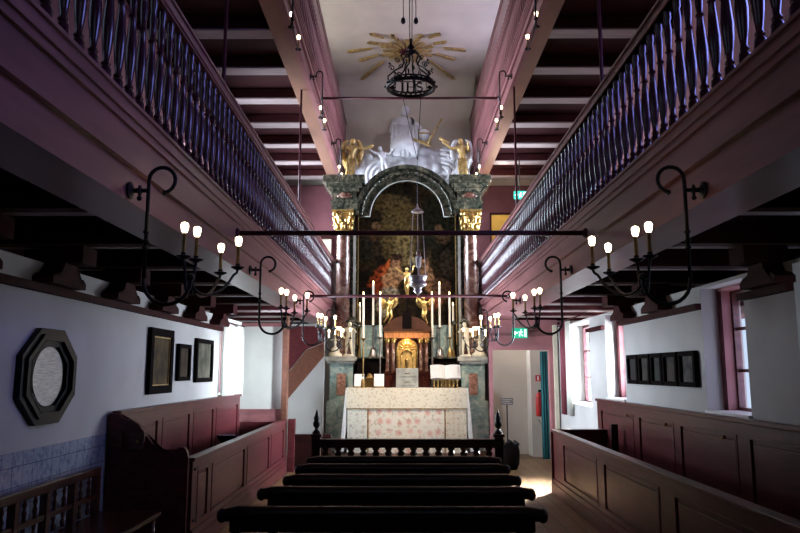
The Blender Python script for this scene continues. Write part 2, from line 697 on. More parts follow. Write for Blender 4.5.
def window(side, y0, y1, z0, z1, energy, col, frame='rail', liner=None, mull=True, x=None):
    win_n[0] += 1
    x = x if x is not None else (XL if side < 0 else XR)
    xo = x + side * (TW - .07)
    w = sgroup('window_%d' % win_n[0], (x, (y0 + y1) / 2, z0))
    f = MB()
    t = .05
    f.box(xo - .03, xo + .03, y0, y1, z0, z0 + t)
    f.box(xo - .03, xo + .03, y0, y1, z1 - t, z1)
    f.box(xo - .03, xo + .03, y0, y0 + t, z0 + t, z1 - t)
    f.box(xo - .03, xo + .03, y1 - t, y1, z0 + t, z1 - t)
    if mull:
        n = 3
        for k in range(1, n):
            zz = z0 + (z1 - z0) * k / n
            f.box(xo - .015, xo + .015, y0 + t, y1 - t, zz - .015, zz + .015)
        ym = (y0 + y1) / 2
        f.box(xo - .014, xo + .014, ym - .014, ym + .014, z0 + t, z1 - t)
    fr = f.build('window_frame', M[frame], w)
    MB().box(xo - .004, xo + .004, y0 + t, y1 - t, z0 + t, z1 - t).build('pane', M['glass'], w)
    MB().box(min(x - side * .03, xo), max(x - side * .03, xo), y0 - .0, y1 + .0, z0 - .002, z0 + .022).build('window_sill', M['white'], w)
    if liner:
        a, b = sorted((x + side * .15, xo - side * .035))
        l = MB()
        l.box(a, b, y1 - .025, y1, z0 + .022, z1)
        l.box(a, b, y0, y0 + .025, z0 + .022, z1)
        l.box(a, b, y0, y1, z1 - .025, z1 - .001)
        l.build('reveal_lining', M[liner], w)
        g = MB()
        g.box(a - side * 0, a + .03 if side > 0 else a, y1 - .04, y1 - .024, z0 + .022, z1 - .03)
        g.build('reveal_edge', M['joist'], w)
    xl = x + side * (TW + .12)
    light('AREA', 'daylight', (xl, (y0 + y1) / 2, (z0 + z1) / 2), (0, side * PI / 2, 0), energy, col, size=(z1 - z0) * 1.1, size_y=(y1 - y0) * 1.1, spread=105 if y0 > 8 else 150)
    return w


SKY = (.90, .94, 1.0)
BLU = (.27, .28, 1.0)
WRM = (1.0, .90, .78)
window(-1, *HL[0], 480, SKY)
for h_, e_, c_ in zip(HL2, (330, 600, 2, 18, 130), (SKY, SKY, BLU, WRM, WRM)):
    window(-1, *h_, e_, c_, x=XL2)
window(1, *HR[0], 7, (.80, .72, 1.0), 'rail', 'pinkwall')
window(1, *HR[1], 50, (.9, .86, 1.0), 'rail', 'pinkwall')
window(1, *HR[2], 300, SKY)
window(1, *HR[3], 2, SKY)
for h_, e_, c_ in zip(HR2, (120, 420, 30, 170), (BLU, SKY, (.80, .70, 1.0), (.80, .70, 1.0))):
    window(1, *h_, e_, c_, x=XR2)
for hx in HB:   # street windows of the gallery level behind the camera
    win_n[0] += 1
    w = sgroup('window_%d' % win_n[0], ((hx[0] + hx[1]) / 2, Y0, hx[2]))
    f = MB()
    f.box(hx[0], hx[1], Y0 - .2, Y0 - .15, hx[2], hx[2] + .05).box(hx[0], hx[1], Y0 - .2, Y0 - .15, hx[3] - .05, hx[3])
    for xx in (hx[0], hx[0] + .475, hx[1] - .05):
        f.box(xx, xx + .05, Y0 - .2, Y0 - .15, hx[2] + .05, hx[3] - .05)
    f.build('window_frame', M['rail'], w)
    MB().box(hx[0] + .05, hx[1] - .05, Y0 - .18, Y0 - .172, hx[2] + .05, hx[3] - .05).build('pane', M['glass'], w)
    light('AREA', 'daylight', ((hx[0] + hx[1]) / 2, Y0 - .45, 4.5), (-PI / 2, 0, 0), 1.2, BLU, size=1.1, size_y=1.9).rotation_euler = (PI / 2, 0, 0)

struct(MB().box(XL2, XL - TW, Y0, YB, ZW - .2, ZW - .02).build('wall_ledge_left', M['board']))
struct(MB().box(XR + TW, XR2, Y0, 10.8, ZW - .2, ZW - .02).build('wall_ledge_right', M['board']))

# ------------------------------------------------- transverse walls at the far end
DY = 13.2
wall('wall_door', 'y', DY, DY + .12, 1.60, XR, 0, 2.60, [(1.66, 2.74, 0, 2.06)], M['pinkwall'])
d = sgroup('door_1', (2.2, DY, 0))
fr = MB()
fr.box(1.60, 1.67, DY - .03, DY + .13, 0, 2.13).box(2.73, 2.80, DY - .03, DY + .13, 0, 2.13).box(1.67, 2.73, DY - .03, DY + .13, 2.04, 2.13)
fr.build('door_frame', M['pinkwall'], d)
wall('wall_hall', 'y', 14.45, 14.53, 1.765, XR, 0, 2.60, [], M['ceil'])
wall('wall_hall_corner', 'y', 14.0, 14.449, 2.52, XR, 0, 2.60, [], M['ceil'])
wall('wall_hall_side', 'x', 1.765, 1.80, 14.535, 16.8, 0, 2.60, [], M['ceil'])
wall('wall_stair', 'y', 14.3, 14.4, XL, -1.60, 0, 2.60, [], M['plaster'])
wall('wall_partition', 'y', 11.98, 12.06, XL, -2.02, 0, 2.46, [], M['plaster'])
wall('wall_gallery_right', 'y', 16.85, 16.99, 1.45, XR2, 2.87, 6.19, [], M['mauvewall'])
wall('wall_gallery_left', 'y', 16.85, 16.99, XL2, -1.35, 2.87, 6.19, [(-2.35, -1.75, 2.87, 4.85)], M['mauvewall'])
d = sgroup('door_2', (-2.05, 16.85, 2.87))
MB().box(-2.42, -2.35, 16.81, 16.84, 2.87, 4.85).box(-1.75, -1.68, 16.81, 16.84, 2.87, 4.85).box(-2.42, -1.68, 16.81, 16.84, 4.85, 5.02).build('door_frame', M['joist'], d)
MB().box(-2.35, -1.75, 16.88, 16.92, 2.87, 4.85).build('door_leaf', M['cream'], d)
# dado, post
struct(MB().box(XL + .0, -2.03, 11.945, 11.98, 0, .98).box(XL, -2.03, 11.935, 11.98, .98, 1.02).build('baseboard_partition', M['fascia']))
struct(MB().box(-2.04, -1.95, 11.90, 12.06, 0, 2.58).build('trim_post', M['stair']))
struct(MB().box(XL, -2.04, 11.93, 11.98, 2.40, 2.46).build('trim_partition', M['fascia']))
struct(MB().box(2.80, 2.87, 13.10, 13.19, 0, 2.5).build('trim_door', M['cream']))
struct(MB().box(1.62, 2.9, DY - .05, DY - .002, 2.30, 2.36).build('trim_header', M['fascia']))
# tiled dado at the near left
struct(MB().box(XL, XL + .015, Y0, 6.6, 0, 1.08).build('trim_tiles', M['tiles']))
cv = [(YB, ZC)] + [(YB - .6 + .6 * math.cos(PI / 2 * k / 10), ZC - .6 + .6 * math.sin(PI / 2 * k / 10)) for k in range(11)]
struct(MB().prism([(p, q) for p, q in cv], -1.6, 1.8, 'x').build('trim_cove', M['ceil']))
# plaster lunette moulding on the end wall
mo = MB()
for rr, tt in ((1.30, .03),):
    for sx in (-1, 1):
        pts = [(.10 + sx * (1.62 - .34 * math.cos(a) * 0 - (.40 - .40 * math.cos(a))), YB - .01, 5.9 + 1.35 * math.sin(a)) for a in [k * PI / 2 / 12 for k in range(13)]]
        mo.tube(pts, tt, 8)
struct(mo.build('trim_lunette', M['ceil'], smooth=True))
# altar dais
struct(MB().box(-1.55, 1.70, 13.5, 16.99, 0, .06).build('trim_dais', M['stair']))

# =================================================================== galleries
JY = [0.6 + 1.2 * k for k in range(14)]
BAL = [(.030, 0), (.030, .06), (.020, .075), (.026, .09), (.016, .11), (.022, .16), (.031, .24), (.034, .31), (.026, .42), (.017, .52),
       (.026, .535), (.017, .55), (.021, .60), (.026, .68), (.019, .75), (.026, .765), (.026, .83)]
BAL_U = [(.05, 0), (.05, .08), (.022, .10), (.035, .14), (.018, .2), (.04, .36), (.05, .48), (.03, .62), (.018, .7), (.03, .74), (.05, .80), (.05, .93)]


def gallery(name, side, a, xw, zb, zs, width, label, rail_top, upper):
    """zs: fascia levels (bottom, step, cornice base, cornice top)"""
    g = thing(name, label, 'gallery', (side * a, 8, zb))
    s = side
    xf = s * a

    def B(mb, p, q, y0, y1, z0, z1, **k):
        """p, q measured outwards from the face"""
        x0, x1 = sorted((xf + s * p, xf + s * q))
        return mb.box(x0, x1, y0, y1, z0, z1, **k)
    YE = 16.84 if not upper else 16.98
    b0, b1, b2, b3 = zs
    fa = MB()
    B(fa, .0, .08, Y0 + .01, YE, b0, b1)
    B(fa, -.025, .08, Y0 + .01, YE, b1, b2)
    B(fa, -.035, .0, Y0 + .01, YE, b1, b1 + .02)
    B(fa, -.045, .08, Y0 + .01, YE, b2, b2 + (b3 - b2) * .35)
    B(fa, -.06, .08, Y0 + .01, YE, b2 + (b3 - b2) * .35, b3 - .02)
    B(fa, -.075, .10, Y0 + .01, YE, b3 - .02, b3)
    fa.build('fascia', M['fascia'], g)
    B(MB(), .08, width, Y0 + .01, YE, zb, zb + .16).build('edge_beam', M['beam'] if upper else M['fascia'], g)
    xi = abs(XL2 if side < 0 else XR2) - a
    xc = abs(xw) - a
    # floor boards and joists
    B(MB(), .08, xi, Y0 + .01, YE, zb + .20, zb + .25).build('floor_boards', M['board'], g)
    for k, y in enumerate(JY):
        if y > YE - .1:
            continue
        jh = .20 if not upper else .18
        j = MB()
        hw_ = .06 if not upper else .125
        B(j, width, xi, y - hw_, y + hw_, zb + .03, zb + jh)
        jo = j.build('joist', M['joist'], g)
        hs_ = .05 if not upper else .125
        B(MB(), width, xi, y - hs_, y + hs_, zb + .004, zb + .029).build('lit_underside', M['strip'], jo)  # pale strip paints the light caught by the joist underside
        whs = HL if side < 0 else HR
        if not upper and y < 11.9 and not any(h[0] - .15 < y < h[1] + .15 for h in whs):
            c = MB()
            yc = y + .0
            prof = [(yc - .27, -.30), (yc - .27, -.25), (yc - .22, -.22), (yc - .20, -.25), (yc - .14, -.20), (yc - .10, -.13), (yc + .10, -.13), (yc + .14, -.20), (yc + .20, -.25), (yc + .22, -.22), (yc + .27, -.25), (yc + .27, -.30)]
            xa_, xb_ = sorted((xf + s * (xc - .16), xf + s * (xc - .002)))
            c.prism([(p, zb + q) for p, q in prof], xa_, xb_, 'x')
            B(c, xc - .30, xc + .04, y - .12, y + .12, zb - .13, zb + .003)
            c.build('corbel', M['joist'], g)
    if not upper:
        w_ = MB()
        ya = Y0 + .01
        for h in sorted(HL if side < 0 else HR) + [(11.85, 0)]:
            if h[0] > ya:
                B(w_, xc - .06, xc - .002, ya, min(h[0], 11.85), zb - .36, zb - .30)
            ya = max(ya, h[1])
        w_.build('wall_plate', M['joist'], g)
    # balustrade
    zr = b3
    hb = .83 if not upper else .93
    rl = MB()
    B(rl, -.05, .05, Y0 + .01, YE, rail_top - .075, rail_top - .02, bev=.01)
    B(rl, -.035, .035, Y0 + .01, YE, zr + hb, rail_top - .075)
    B(rl, -.065, .065, Y0 + .01, YE, rail_top - .02, rail_top, bev=.006)
    rail = rl.build('balustrade', M['fascia'] if not upper else M['rail'], g)
    B(MB(), -.04, .04, Y0 + .01, YE, zr, zr + .03).build('bottom_rail', M['fascia'], rail)
    y = 1.9 if not upper else 3.6
    sp = .155
    proto = None
    zt = zr + .028
    while y < YE - .1:
        if proto is None:
            sc = (hb - .03) / (.83 if not upper else .93)
            mb = MB().lathe(0, 0, [(r, z * sc) for r, z in (BAL if not upper else BAL_U)], 10 if not upper else 8)
            proto = mb.build('baluster', M['baluster'] if not upper else M['fascia'], None, smooth=True, auto=True)
            proto.parent = rail
            q = proto
        else:
            q = proto.copy()
            COL.objects.link(q)
            q.parent = rail
        q.location = Vector((xf, y, zt)) - Vector(g.location)
        y += sp if not upper else .145
    # hidden near end of the parapet carries on with a plain lower board
    return g


gallery('gallery', -1, AL, XL, 2.60, (2.60, 2.79, 2.99, 3.12), .35, 'lower left timber gallery with dark glossy balusters over the white wall of dark frames', 4.04, False)
gallery('gallery', 1, AR, XR, 2.60, (2.60, 2.82, 3.00, 3.12), .37, 'lower right timber gallery with dark balusters above the five small pictures', 4.01, False)
gallery('gallery', -1, 1.48, XL, 6.20, (6.20, 6.36, 6.48, 6.56), .31, 'upper left timber gallery high under the ceiling with lilac lit fascia', 7.85, True)
gallery('gallery', 1, 1.74, XR, 6.20, (6.20, 6.36, 6.48, 6.56), .27, 'upper right timber gallery high under the ceiling beside the gold sunburst', 7.95, True)

# hanging rods
for (x, y, lab) in ((-1.66, 6.15, 'thin iron rod between left galleries, the nearer one'), (-1.66, 10.9, 'thin iron rod between left galleries, the farther one near the altar'),
                    (1.84, 6.15, 'thin iron rod between right galleries, the nearer one'), (1.80, 10.8, 'thin iron rod between right galleries, left of the upper exit sign')):
    t = thing('hanging_rod', lab, 'rod', (x, y, 2.87), 'iron rods between the galleries')
    MB().tube([(x, y, 2.851), (x, y, 6.199)], .018, 8).build('rod', M['ironred'], t, smooth=True)
    MB().lathe(x, y, [(.035, 4.06), (.035, 4.09), (.018, 4.13)], 10).build('collar', M['ironred'], t)
# tie bars
for (y, z, lab) in ((6.3, 2.90, 'oxblood iron tie bar spanning the nave in front of the altarpiece'), (11.0, 2.82, 'oxblood iron tie bar nearest the altar, just below the hanging silver bowl'),
                    (11.9, 6.46, 'upper oxblood iron tie bar crossing just below the crown chandelier')):
    al = AL if z < 5 else 1.48
    ar = AR if z < 5 else 1.74
    t = thing('tie_bar', lab, 'tie bar', (0, y, z), 'tie bars across the nave')
    MB().tube([(-al - .03, y, z), (ar + .03, y, z)], .023, 10).build('bar', M['ironred'], t, smooth=True)
    for sx, xx in ((-1, -al + .026), (1, ar - .026)):
        MB().lathe(y, z, [(.05, 0), (.05, -sx * .012), (.03, -sx * .03)], 12, z0=xx, axis='x').build('wall_plate', M['ironred'], t)

# =================================================================== gas style brackets


def bracket(side, upper=False):
    """local frame: origin on the gallery face, +X towards the nave after mirroring"""
    s = -side
    t = thing('wall_candelabrum', '', 'wall light', (0, 0, 0))

    def V(x, y, z):
        return (s * x, y, z)
    mt = MB()
    mt.lathe(0, 0, [(.048, .001), (.05, s * .012), (.03, s * .02), (.014, s * .03), (.014, s * .05), (.026, s * .058), (.026, s * .066), (.012, s * .075)], 14, axis='x')
    mt.tube([V(.02, 0, 0), V(.115, 0, 0)], .012, 8)
    mt.tube([V(.06, 0, -.045), V(.06, 0, .03)], .009, 8)
    mt.ball(V(.06, 0, -.045), .016, 1)
    mt.build('wall_mount', M['iron'], t, smooth=True, auto=True)
    if not upper:
        px = .11
        cur = [V(px, 0, -.50), V(px, 0, .0), V(px, 0, .05)]
        for k in range(1, 14):
            a = PI - k * (PI * 1.42) / 13
            cur.append(V(px + .075 + .075 * math.cos(a), 0, .06 + .075 * math.sin(a)))
        low = []
        for k in range(13):
            a = PI + k * PI / 12
            low.append(V(.235 + .125 * math.cos(a), 0.03 * k / 12, -.52 + .125 * math.sin(a)))
        p = MB().tube(cur, .0115, 8)
        p.tube([V(px, 0, -.50), *low, V(.36, .03, -.49)], .0115, 8)
        for zz in (-.24, -.29, -.33):
            p.lathe(s * px, 0, [(.012, -.012), (.02, 0), (.012, .012)], 10, z0=zz)
        p.ball(V(.36, .03, -.49), .024, 2)
        p.ball(cur[-1], .017, 1)
        p.build('gas_pipe', M['iron'], t, smooth=True)
        hub = Vector(V(.36, .03, -.49))
        lamps = [(.325, -.0), (.36, .12), (.36, .66), (.53, .42)]
        zt = -.375
    else:
        px = .12
        cur = [V(.10, 0, 0), V(.10, 0, .03)]
        for k in range(1, 10):
            a = PI - k * PI / 9
            cur.append(V(.10 + .05 + .05 * math.cos(a), 0, .04 + .05 * math.sin(a)))
        cur.append(V(.20, 0, -.62))
        p = MB().tube(cur, .0115, 8)
        p.ball(cur[-1], .022, 2)
        p.build('gas_pipe', M['iron'], t, smooth=True)
        hub = Vector(V(.20, 0, -.62))
        lamps = [(.15, .22), (.15, .80)]
        zt = -.60
    for (lx, ly) in lamps:
        L_ = Vector(V(lx, ly, 0))
        m0 = Vector((L_.x, L_.y, 0)) - Vector((hub.x, hub.y, 0))
        ln = m0.length
        pts = []
        dip = .10 if not upper else .05
        for k in range(11):
            q = k / 10
            h = hub + m0 * (.5 - .5 * math.cos(q * PI)) if ln > .1 else hub + m0 * q
            z = hub.z + (zt - .02 - hub.z) * (q ** 2.2) - dip * math.sin(min(1, q * 1.25) * PI) * (1 if q < .8 else 0)
            pts.append((h.x, h.y, z))
        pts.append((L_.x, L_.y, zt))
        a = MB().tube(pts, .0085, 7)
        arm = a.build('arm', M['iron'], t, smooth=True)
        MB().lathe(L_.x, L_.y, [(.012, -.02), (.04, -.006), (.042, .0), (.014, .006), (.014, .02)], 14, z0=zt).build('drip_pan', M['iron'], arm, smooth=True, auto=True)
        MB().lathe(L_.x, L_.y, [(.0105, .02), (.0105, .125), (.014, .13)], 10, z0=zt).build('candle_sleeve', M['brassdull'], arm, smooth=True, auto=True)
        MB().lathe(L_.x, L_.y, [(.008, .13), (.016, .138), (.021, .160), (.022, .178), (.016, .188), (.002, .193)], 12, z0=zt).build('bulb', M['bulb'], arm, smooth=True)
    return t


YS = (3.85, 7.0, 10.1, 13.2)
LBL = {-1: ['large black scrolled candelabrum of lit bulbs, nearest on the left gallery',
            'black scrolled candelabrum on the left gallery, second one from the viewer',
            'black scrolled candelabrum on the left gallery, third one from the viewer',
            'small far black candelabrum on the left gallery, nearest the altar'],
       1: ['large black scrolled candelabrum of lit bulbs, nearest on the right gallery',
           'black scrolled candelabrum on the right gallery, second one from the viewer',
           'black scrolled candelabrum on the right gallery, third, beside the green exit sign',
           'small far black candelabrum on the right gallery, nearest the altar']}
for side, a in ((-1, AL), (1, AR)):
    pr = bracket(side)
    for k, y in enumerate(YS):
        o = pr if k == 0 else copy_tree(pr)
        o.location = (side * a, y, 2.66)
        o['label'] = LBL[side][k]
        o['group'] = 'candelabra along the lower galleries'
UL = {-1: ['cane shaped black light bracket on the upper left gallery, nearest the viewer', 'cane shaped black light bracket on the upper left gallery, middle one', 'cane shaped black light bracket on the upper left gallery beside the gilded angel'],
      1: ['cane shaped black light bracket on the upper right gallery, nearest the viewer', 'cane shaped black light bracket on the upper right gallery, middle one', 'cane shaped black light bracket on the upper right gallery beside the gilded angel']}
for side, a in ((-1, 1.48), (1, 1.74)):
    pr = bracket(side, True)
    for k, y in enumerate((7.6, 10.6, 13.9)):
        o = pr if k == 0 else copy_tree(pr)
        o.location = (side * a, y, 6.30)
        o['label'] = UL[side][k]
        o['group'] = 'light brackets along the upper galleries'

# =================================================================== box pews


def panelled(mb, fixed, th, y0, y1, z0, z1, cuts, s, raised=True, rail=.10, axis='x'):
    """panelled boarding; face looks towards s along the axis; cuts = [(a, b)] panel openings"""
    def bx(p, q, a, b, c, d_, **k):
        lo, hi = sorted((fixed + s * p, fixed + s * q))
        if axis == 'x':
            mb.box(lo, hi, a, b, c, d_, **k)
        else:
            mb.box(a, b, lo, hi, c, d_, **k)
    bx(-th, -.018, y0, y1, z0, z1)
    bx(-.018, 0, y0, y1, z1 - rail, z1)
    bx(-.018, 0, y0, y1, z0, z0 + rail)
    prev = y0
    for a, b in sorted(cuts):
        bx(-.018, 0, prev, a, z0 + rail, z1 - rail)
        prev = b
        if raised:
            bx(-.018, -.004, a + .05, b - .05, z0 + rail + .05, z1 - rail - .05, bev=.008)
            for (c, e) in ((a, a + .018), (b - .018, b)):
                bx(-.018, .006, c, e, z0 + rail, z1 - rail)
            for (c, e) in ((z0 + rail, z0 + rail + .018), (z1 - rail - .018, z1 - rail)):
                bx(-.018, .006, a + .018, b - .018, c, e)
    bx(-.018, 0, prev, y1, z0 + rail, z1 - rail)


# left
t = thing('box_pew', 'red brown panelled box pew along the left wall with scroll cut end board', 'pew', (-2.3, 9.2, 0))
mb = MB()
panelled(mb, -1.95, .045, 6.68, 11.86, .14, .82, [(6.85, 7.22), (7.36, 8.85), (9.0, 10.45), (10.6, 11.7)], 1)
mb.box(-2.0, -1.915, 6.68, 11.86, 0, .139)
mb.box(-1.949, -1.93, 6.68, 11.86, .139, .20)
mb.build('front_panel', M['pew'], t)
MB().box(-2.025, -1.925, 6.66, 11.87, .821, .855, bev=.008).build('top_rail', M['pew'], t)
MB().prism([(-2.72, 0), (-2.72, 1.26), (-2.64, 1.26), (-2.60, 1.22), (-2.52, 1.20), (-2.45, 1.16), (-2.38, 1.08), (-2.31, .985), (-2.22, .93), (-2.13, .915), (-2.08, .93), (-2.05, .955), (-2.01, .95), (-1.985, .91), (-1.975, .86), (-1.975, 0)], 6.61, 6.659).build('end_board', M['pew'], t)
mb = MB()
panelled(mb, -2.66, .04, 6.665, 11.6, .3, 1.24, [(6.8, 7.75), (7.9, 8.9), (9.05, 10.0), (10.15, 11.45)], 1)
mb.build('back_panel', M['pew'], t)
MB().box(-2.72, -2.635, 6.665, 11.62, 1.241, 1.28, bev=.008).build('back_cap', M['pew'], t)
MB().box(-2.659, -2.25, 6.67, 11.8, .42, .46).build('seat', M['pew'], t)
MB().box(-2.30, -2.26, 6.67, 11.8, .0, .419).build('seat_front', M['pew'], t)
MB().box(-2.7, -2.03, 11.82, 11.86, 0, .819).build('far_end_board', M['pew'], t)
MB().box(-2.24, -2.001, 6.70, 11.6, .66, .685).build('book_shelf', M['pew'], t)
for y in (7.14, 7.28):
    pass
hg = MB()
for z in (.28, .74):
    hg.box(-1.949, -1.938, 6.74, 6.86, z - .012, z + .012)
hg.build('door_hinge', M['iron'], t)
MB().box(-2.70, -2.58, 6.575, 6.609, .96, 1.10).build('wooden_block', M['settle'], t)
MB().box(-2.50, -2.37, 6.56, 6.609, .93, 1.09, bev=.006).build('latch_block', M['settle'], t)
MB().ball((-2.43, 6.555, 1.01), .014, 1).build('latch_knob', M['brassdull'], t)

# open book on the shelf
t = thing('open_book', 'open book lying in the left box pew, its white pages catching light', 'book', (-2.12, 8.75, .70))
rt = Matrix.Rotation(R(0), 4, 'Z') @ Matrix.Rotation(R(-22), 4, 'X')
MB().box(-2.23, -2.01, 8.55, 8.95, .800, .812, rot=rt).build('cover', M['blackmatt'], t)
MB().box(-2.215, -2.125, 8.57, 8.93, .815, .835, rot=rt, bev=.006).box(-2.117, -2.025, 8.57, 8.93, .815, .835, rot=rt, bev=.006).build('pages', M['paper'], t)
MB().prism([(8.62, .686), (8.90, .686), (8.90, .735)], -2.2, -2.04, 'x').prism([(8.60, .686), (8.90, .686), (8.935, .86), (8.90, .86)], -2.19, -2.17, 'x').build('book_rest', M['blackmatt'], t)

# right
t = thing('box_pew', 'long panelled box pew along the right wall, low front with sunlit end', 'pew', (2.45, 6.0, 0))
mb = MB()
panelled(mb, 2.07, .045, 1.6, 9.9, .14, .82, [(1.75, 2.35), (2.5, 3.95), (4.1, 5.55), (5.87, 7.45), (7.72, 9.3)], -1)
mb.box(2.035, 2.115, 1.6, 9.9, 0, .139)
mb.box(2.05, 2.069, 1.6, 9.9, .139, .20)
mb.build('front_panel', M['pew'], t)
MB().box(2.04, 2.14, 1.58, 9.95, .821, .855, bev=.008).build('top_rail', M['pew'], t)
mb = MB()
panelled(mb, 9.95, .045, 2.04, 2.85, .14, .82, [(2.2, 2.7)], 1, axis='y')
mb.box(2.04, 2.85, 9.905, 9.975, 0, .139)
mb.build('far_end_panel', M['pew'], t)
MB().box(2.141, 2.85, 9.87, 9.97, .821, .855, bev=.008).build('end_rail', M['pew'], t)
mb = MB()
panelled(mb, 2.80, .045, 1.6, 10.3, .3, 1.22, [(1.75, 2.9), (3.05, 4.45), (4.6, 5.82), (6.03, 7.25), (7.42, 8.5), (8.7, 10.1)], -1)
mb.build('back_panel', M['pew'], t)
MB().box(2.775, 2.87, 1.58, 10.32, 1.221, 1.26, bev=.008).build('back_cap', M['pew'], t)
MB().box(2.40, 2.799, 1.62, 9.90, .42, .46).build('seat', M['pew'], t)
MB().box(2.42, 2.46, 1.62, 9.90, 0, .419).build('seat_front', M['pew'], t)
MB().box(2.64, 2.73, 9.1, 9.16, .461, .98, bev=.01).build('arm_post', M['bench'], t)
kn = MB()
for (y, z) in ((8.9, 1.10), (7.62, 1.09), (6.25, 1.08), (4.75, 1.08)):
    kn.lathe(y, z, [(.018, 0), (.018, -.02), (.008, -.03)], 8, z0=2.80, axis='x')
kn.build('coat_peg', M['brassdull'], t)

# =================================================================== benches
BEN = [(-1.11, .855, 4.47, 'dark wooden bench with rounded top rail, the nearest of the five rows'),
       (-1.02, .92, 5.22, 'dark wooden bench in the second row from the viewer'),
       (-.94, .92, 5.83, 'dark wooden bench in the third, middle row'),
       (-.94, .93, 6.48, 'dark wooden bench in the fourth row from the viewer'),
       (-.92, .93, 7.04, 'dark wooden bench in the farthest row, closest to the altar rail')]
for (x0, x1, y, lab) in BEN:
    t = thing('bench', lab, 'bench', ((x0 + x1) / 2, y, 0), 'rows of dark benches facing the altar')
    tr = MB()
    n = 20
    r = .045
    pts, rs = [], []
    for k in range(n + 1):
        q = k / n
        pts.append((x0 + (x1 - x0) * q, y, .785 - (.012 if k in (0, n) else 0)))
        rs.append(r if 0 < k < n else .038)
    tr.tube(pts, rs, 12)
    tr.box(x0 + .05, x1 - .05, y - .022, y + .022, .68, .775)
    for sx, xx in ((-1, x0), (1, x1)):
        tr.ball((xx, y, .772), .046, 2, (.75, 1, 1))
    tr.build('top_rail', M['bench'], t, smooth=True, auto=True)
    MB().box(x0 + .08, x1 - .08, y - .015, y + .015, .52, .60).build('back_slat', M['bench'], t)
    MB().box(x0 + .03, x1 - .03, y + .0, y + .33, .42, .455, bev=.008).build('seat', M['bench'], t)
    for xx in (x0 + .09, x0 + (x1 - x0) * .36, x0 + (x1 - x0) * .66, x1 - .09):
        MB().box(xx - .025, xx + .025, y - .03, y + .03, 0, .70).build('back_post', M['bench'], t)
    for xx in (x0 + .09, x1 - .09):
        MB().lathe(xx, y + .28, [(.024, 0), (.028, .04), (.018, .08), (.024, .2), (.026, .3), (.022, .419)], 10).build('leg', M['bench'], t, smooth=True)
    MB().box(x0 + .09, x1 - .09, y + .265, y + .295, .12, .16).build('stretcher', M['bench'], t)

# =================================================================== communion rail
RY = 9.35
t = thing('altar_rail', 'dark altar rail with vase balusters and two flame topped posts', 'altar rail', (.05, RY, 0))
MB().box(-1.08, 1.19, RY - .06, RY + .06, .70, .775, bev=.012).box(-1.08, 1.19, RY - .045, RY + .045, .665, .70).build('handrail', M['bench'], t)
MB().box(-1.08, 1.19, RY - .05, RY + .05, .0, .16).box(-1.08, 1.19, RY - .04, RY + .04, .40, .44).build('bottom_rail', M['bench'], t)
VB = [(.030, 0), (.030, .02), (.016, .035), (.018, .06), (.034, .10), (.048, .14), (.050, .16), (.03, .185), (.045, .20), (.050, .225)]
for k in range(14):
    x = -1.005 + .163 * k
    MB().lathe(x, RY, VB, 12, z0=.44).build('baluster', M['bench'], t, smooth=True, auto=True)
    MB().lathe(x, RY, [(.03, 0), (.03, .03), (.018, .05), (.034, .12), (.018, .2), (.03, .24)], 10, z0=.16).build('lower_baluster', M['bench'], t, smooth=True, auto=True)
for x in (-1.13, 1.24):
    p = MB().box(x - .055, x + .055, RY - .055, RY + .055, 0, .80).box(x - .075, x + .075, RY - .075, RY + .075, .80, .84, bev=.01).box(x - .07, x + .07, RY - .07, RY + .07, 0, .12).build('post', M['bench'], t)
    MB().lathe(x, RY, [(.05, 0), (.055, .02), (.025, .05), (.02, .07), (.045, .10), (.05, .13), (.035, .17), (.04, .20), (.02, .26), (.002, .31)], 14, z0=.84).build('finial', M['black'], p, smooth=True)
t = thing('low_gate', 'low dark wooden gate between the left box pew end and the altar rail', 'gate', (-1.6, 12.0, 0))
MB().box(-1.92, -1.80, 11.90, 12.02, 0, .86, bev=.01).build('post', M['pew'], t)
mb = MB().box(-1.799, -1.20, 11.94, 11.98, .05, .56)
mb.box(-1.799, -1.20, 11.92, 12.0, .56, .61)
mb.build('gate_panel', M['bench'], t)

# =================================================================== settle at the near left
t = thing('settle', 'old red brown wooden settle with turned back spindles against the tiled wall', 'settle', (-2.4, 5.2, 0))
sx_ = -2.62
MB().box(sx_ - .03, sx_ + .03, 4.0, 6.2, .77, .84, bev=.01).build('top_rail', M['settle'], t)
MB().box(sx_ - .02, sx_ + .02, 4.0, 6.2, .58, .62).build('middle_rail', M['settle'], t)
for k in range(6):
    y = 4.03 + k * (2.14 / 5)
    MB().box(sx_ - .028, sx_ + .028, y - .03, y + .03, 0, .769).build('back_post', M['settle'], t)
    if k < 5:
        for dy in (.14, .285):
            MB().lathe(sx_, y + dy, [(.014, 0), (.014, .02), (.02, .05), (.010, .08), (.017, .11), (.010, .135), (.014, .15)], 8, z0=.62).build('spindle', M['settle'], t, smooth=True)
            MB().lathe(sx_, y + dy, [(.014, 0), (.02, .04), (.010, .06), (.017, .09), (.014, .11)], 8, z0=.47).build('lower_spindle', M['settle'], t, smooth=True)
MB().box(sx_ + .03, -2.06, 4.0, 6.2, .43, .47, bev=.008).build('seat', M['settle'], t)
for y in (4.06, 5.1, 6.14):
    MB().lathe(-2.12, y, [(.03, 0), (.035, .05), (.02, .1), (.032, .25), (.03, .429)], 10).build('leg', M['settle'], t, smooth=True)

# =================================================================== pictures
pic_n = [0]


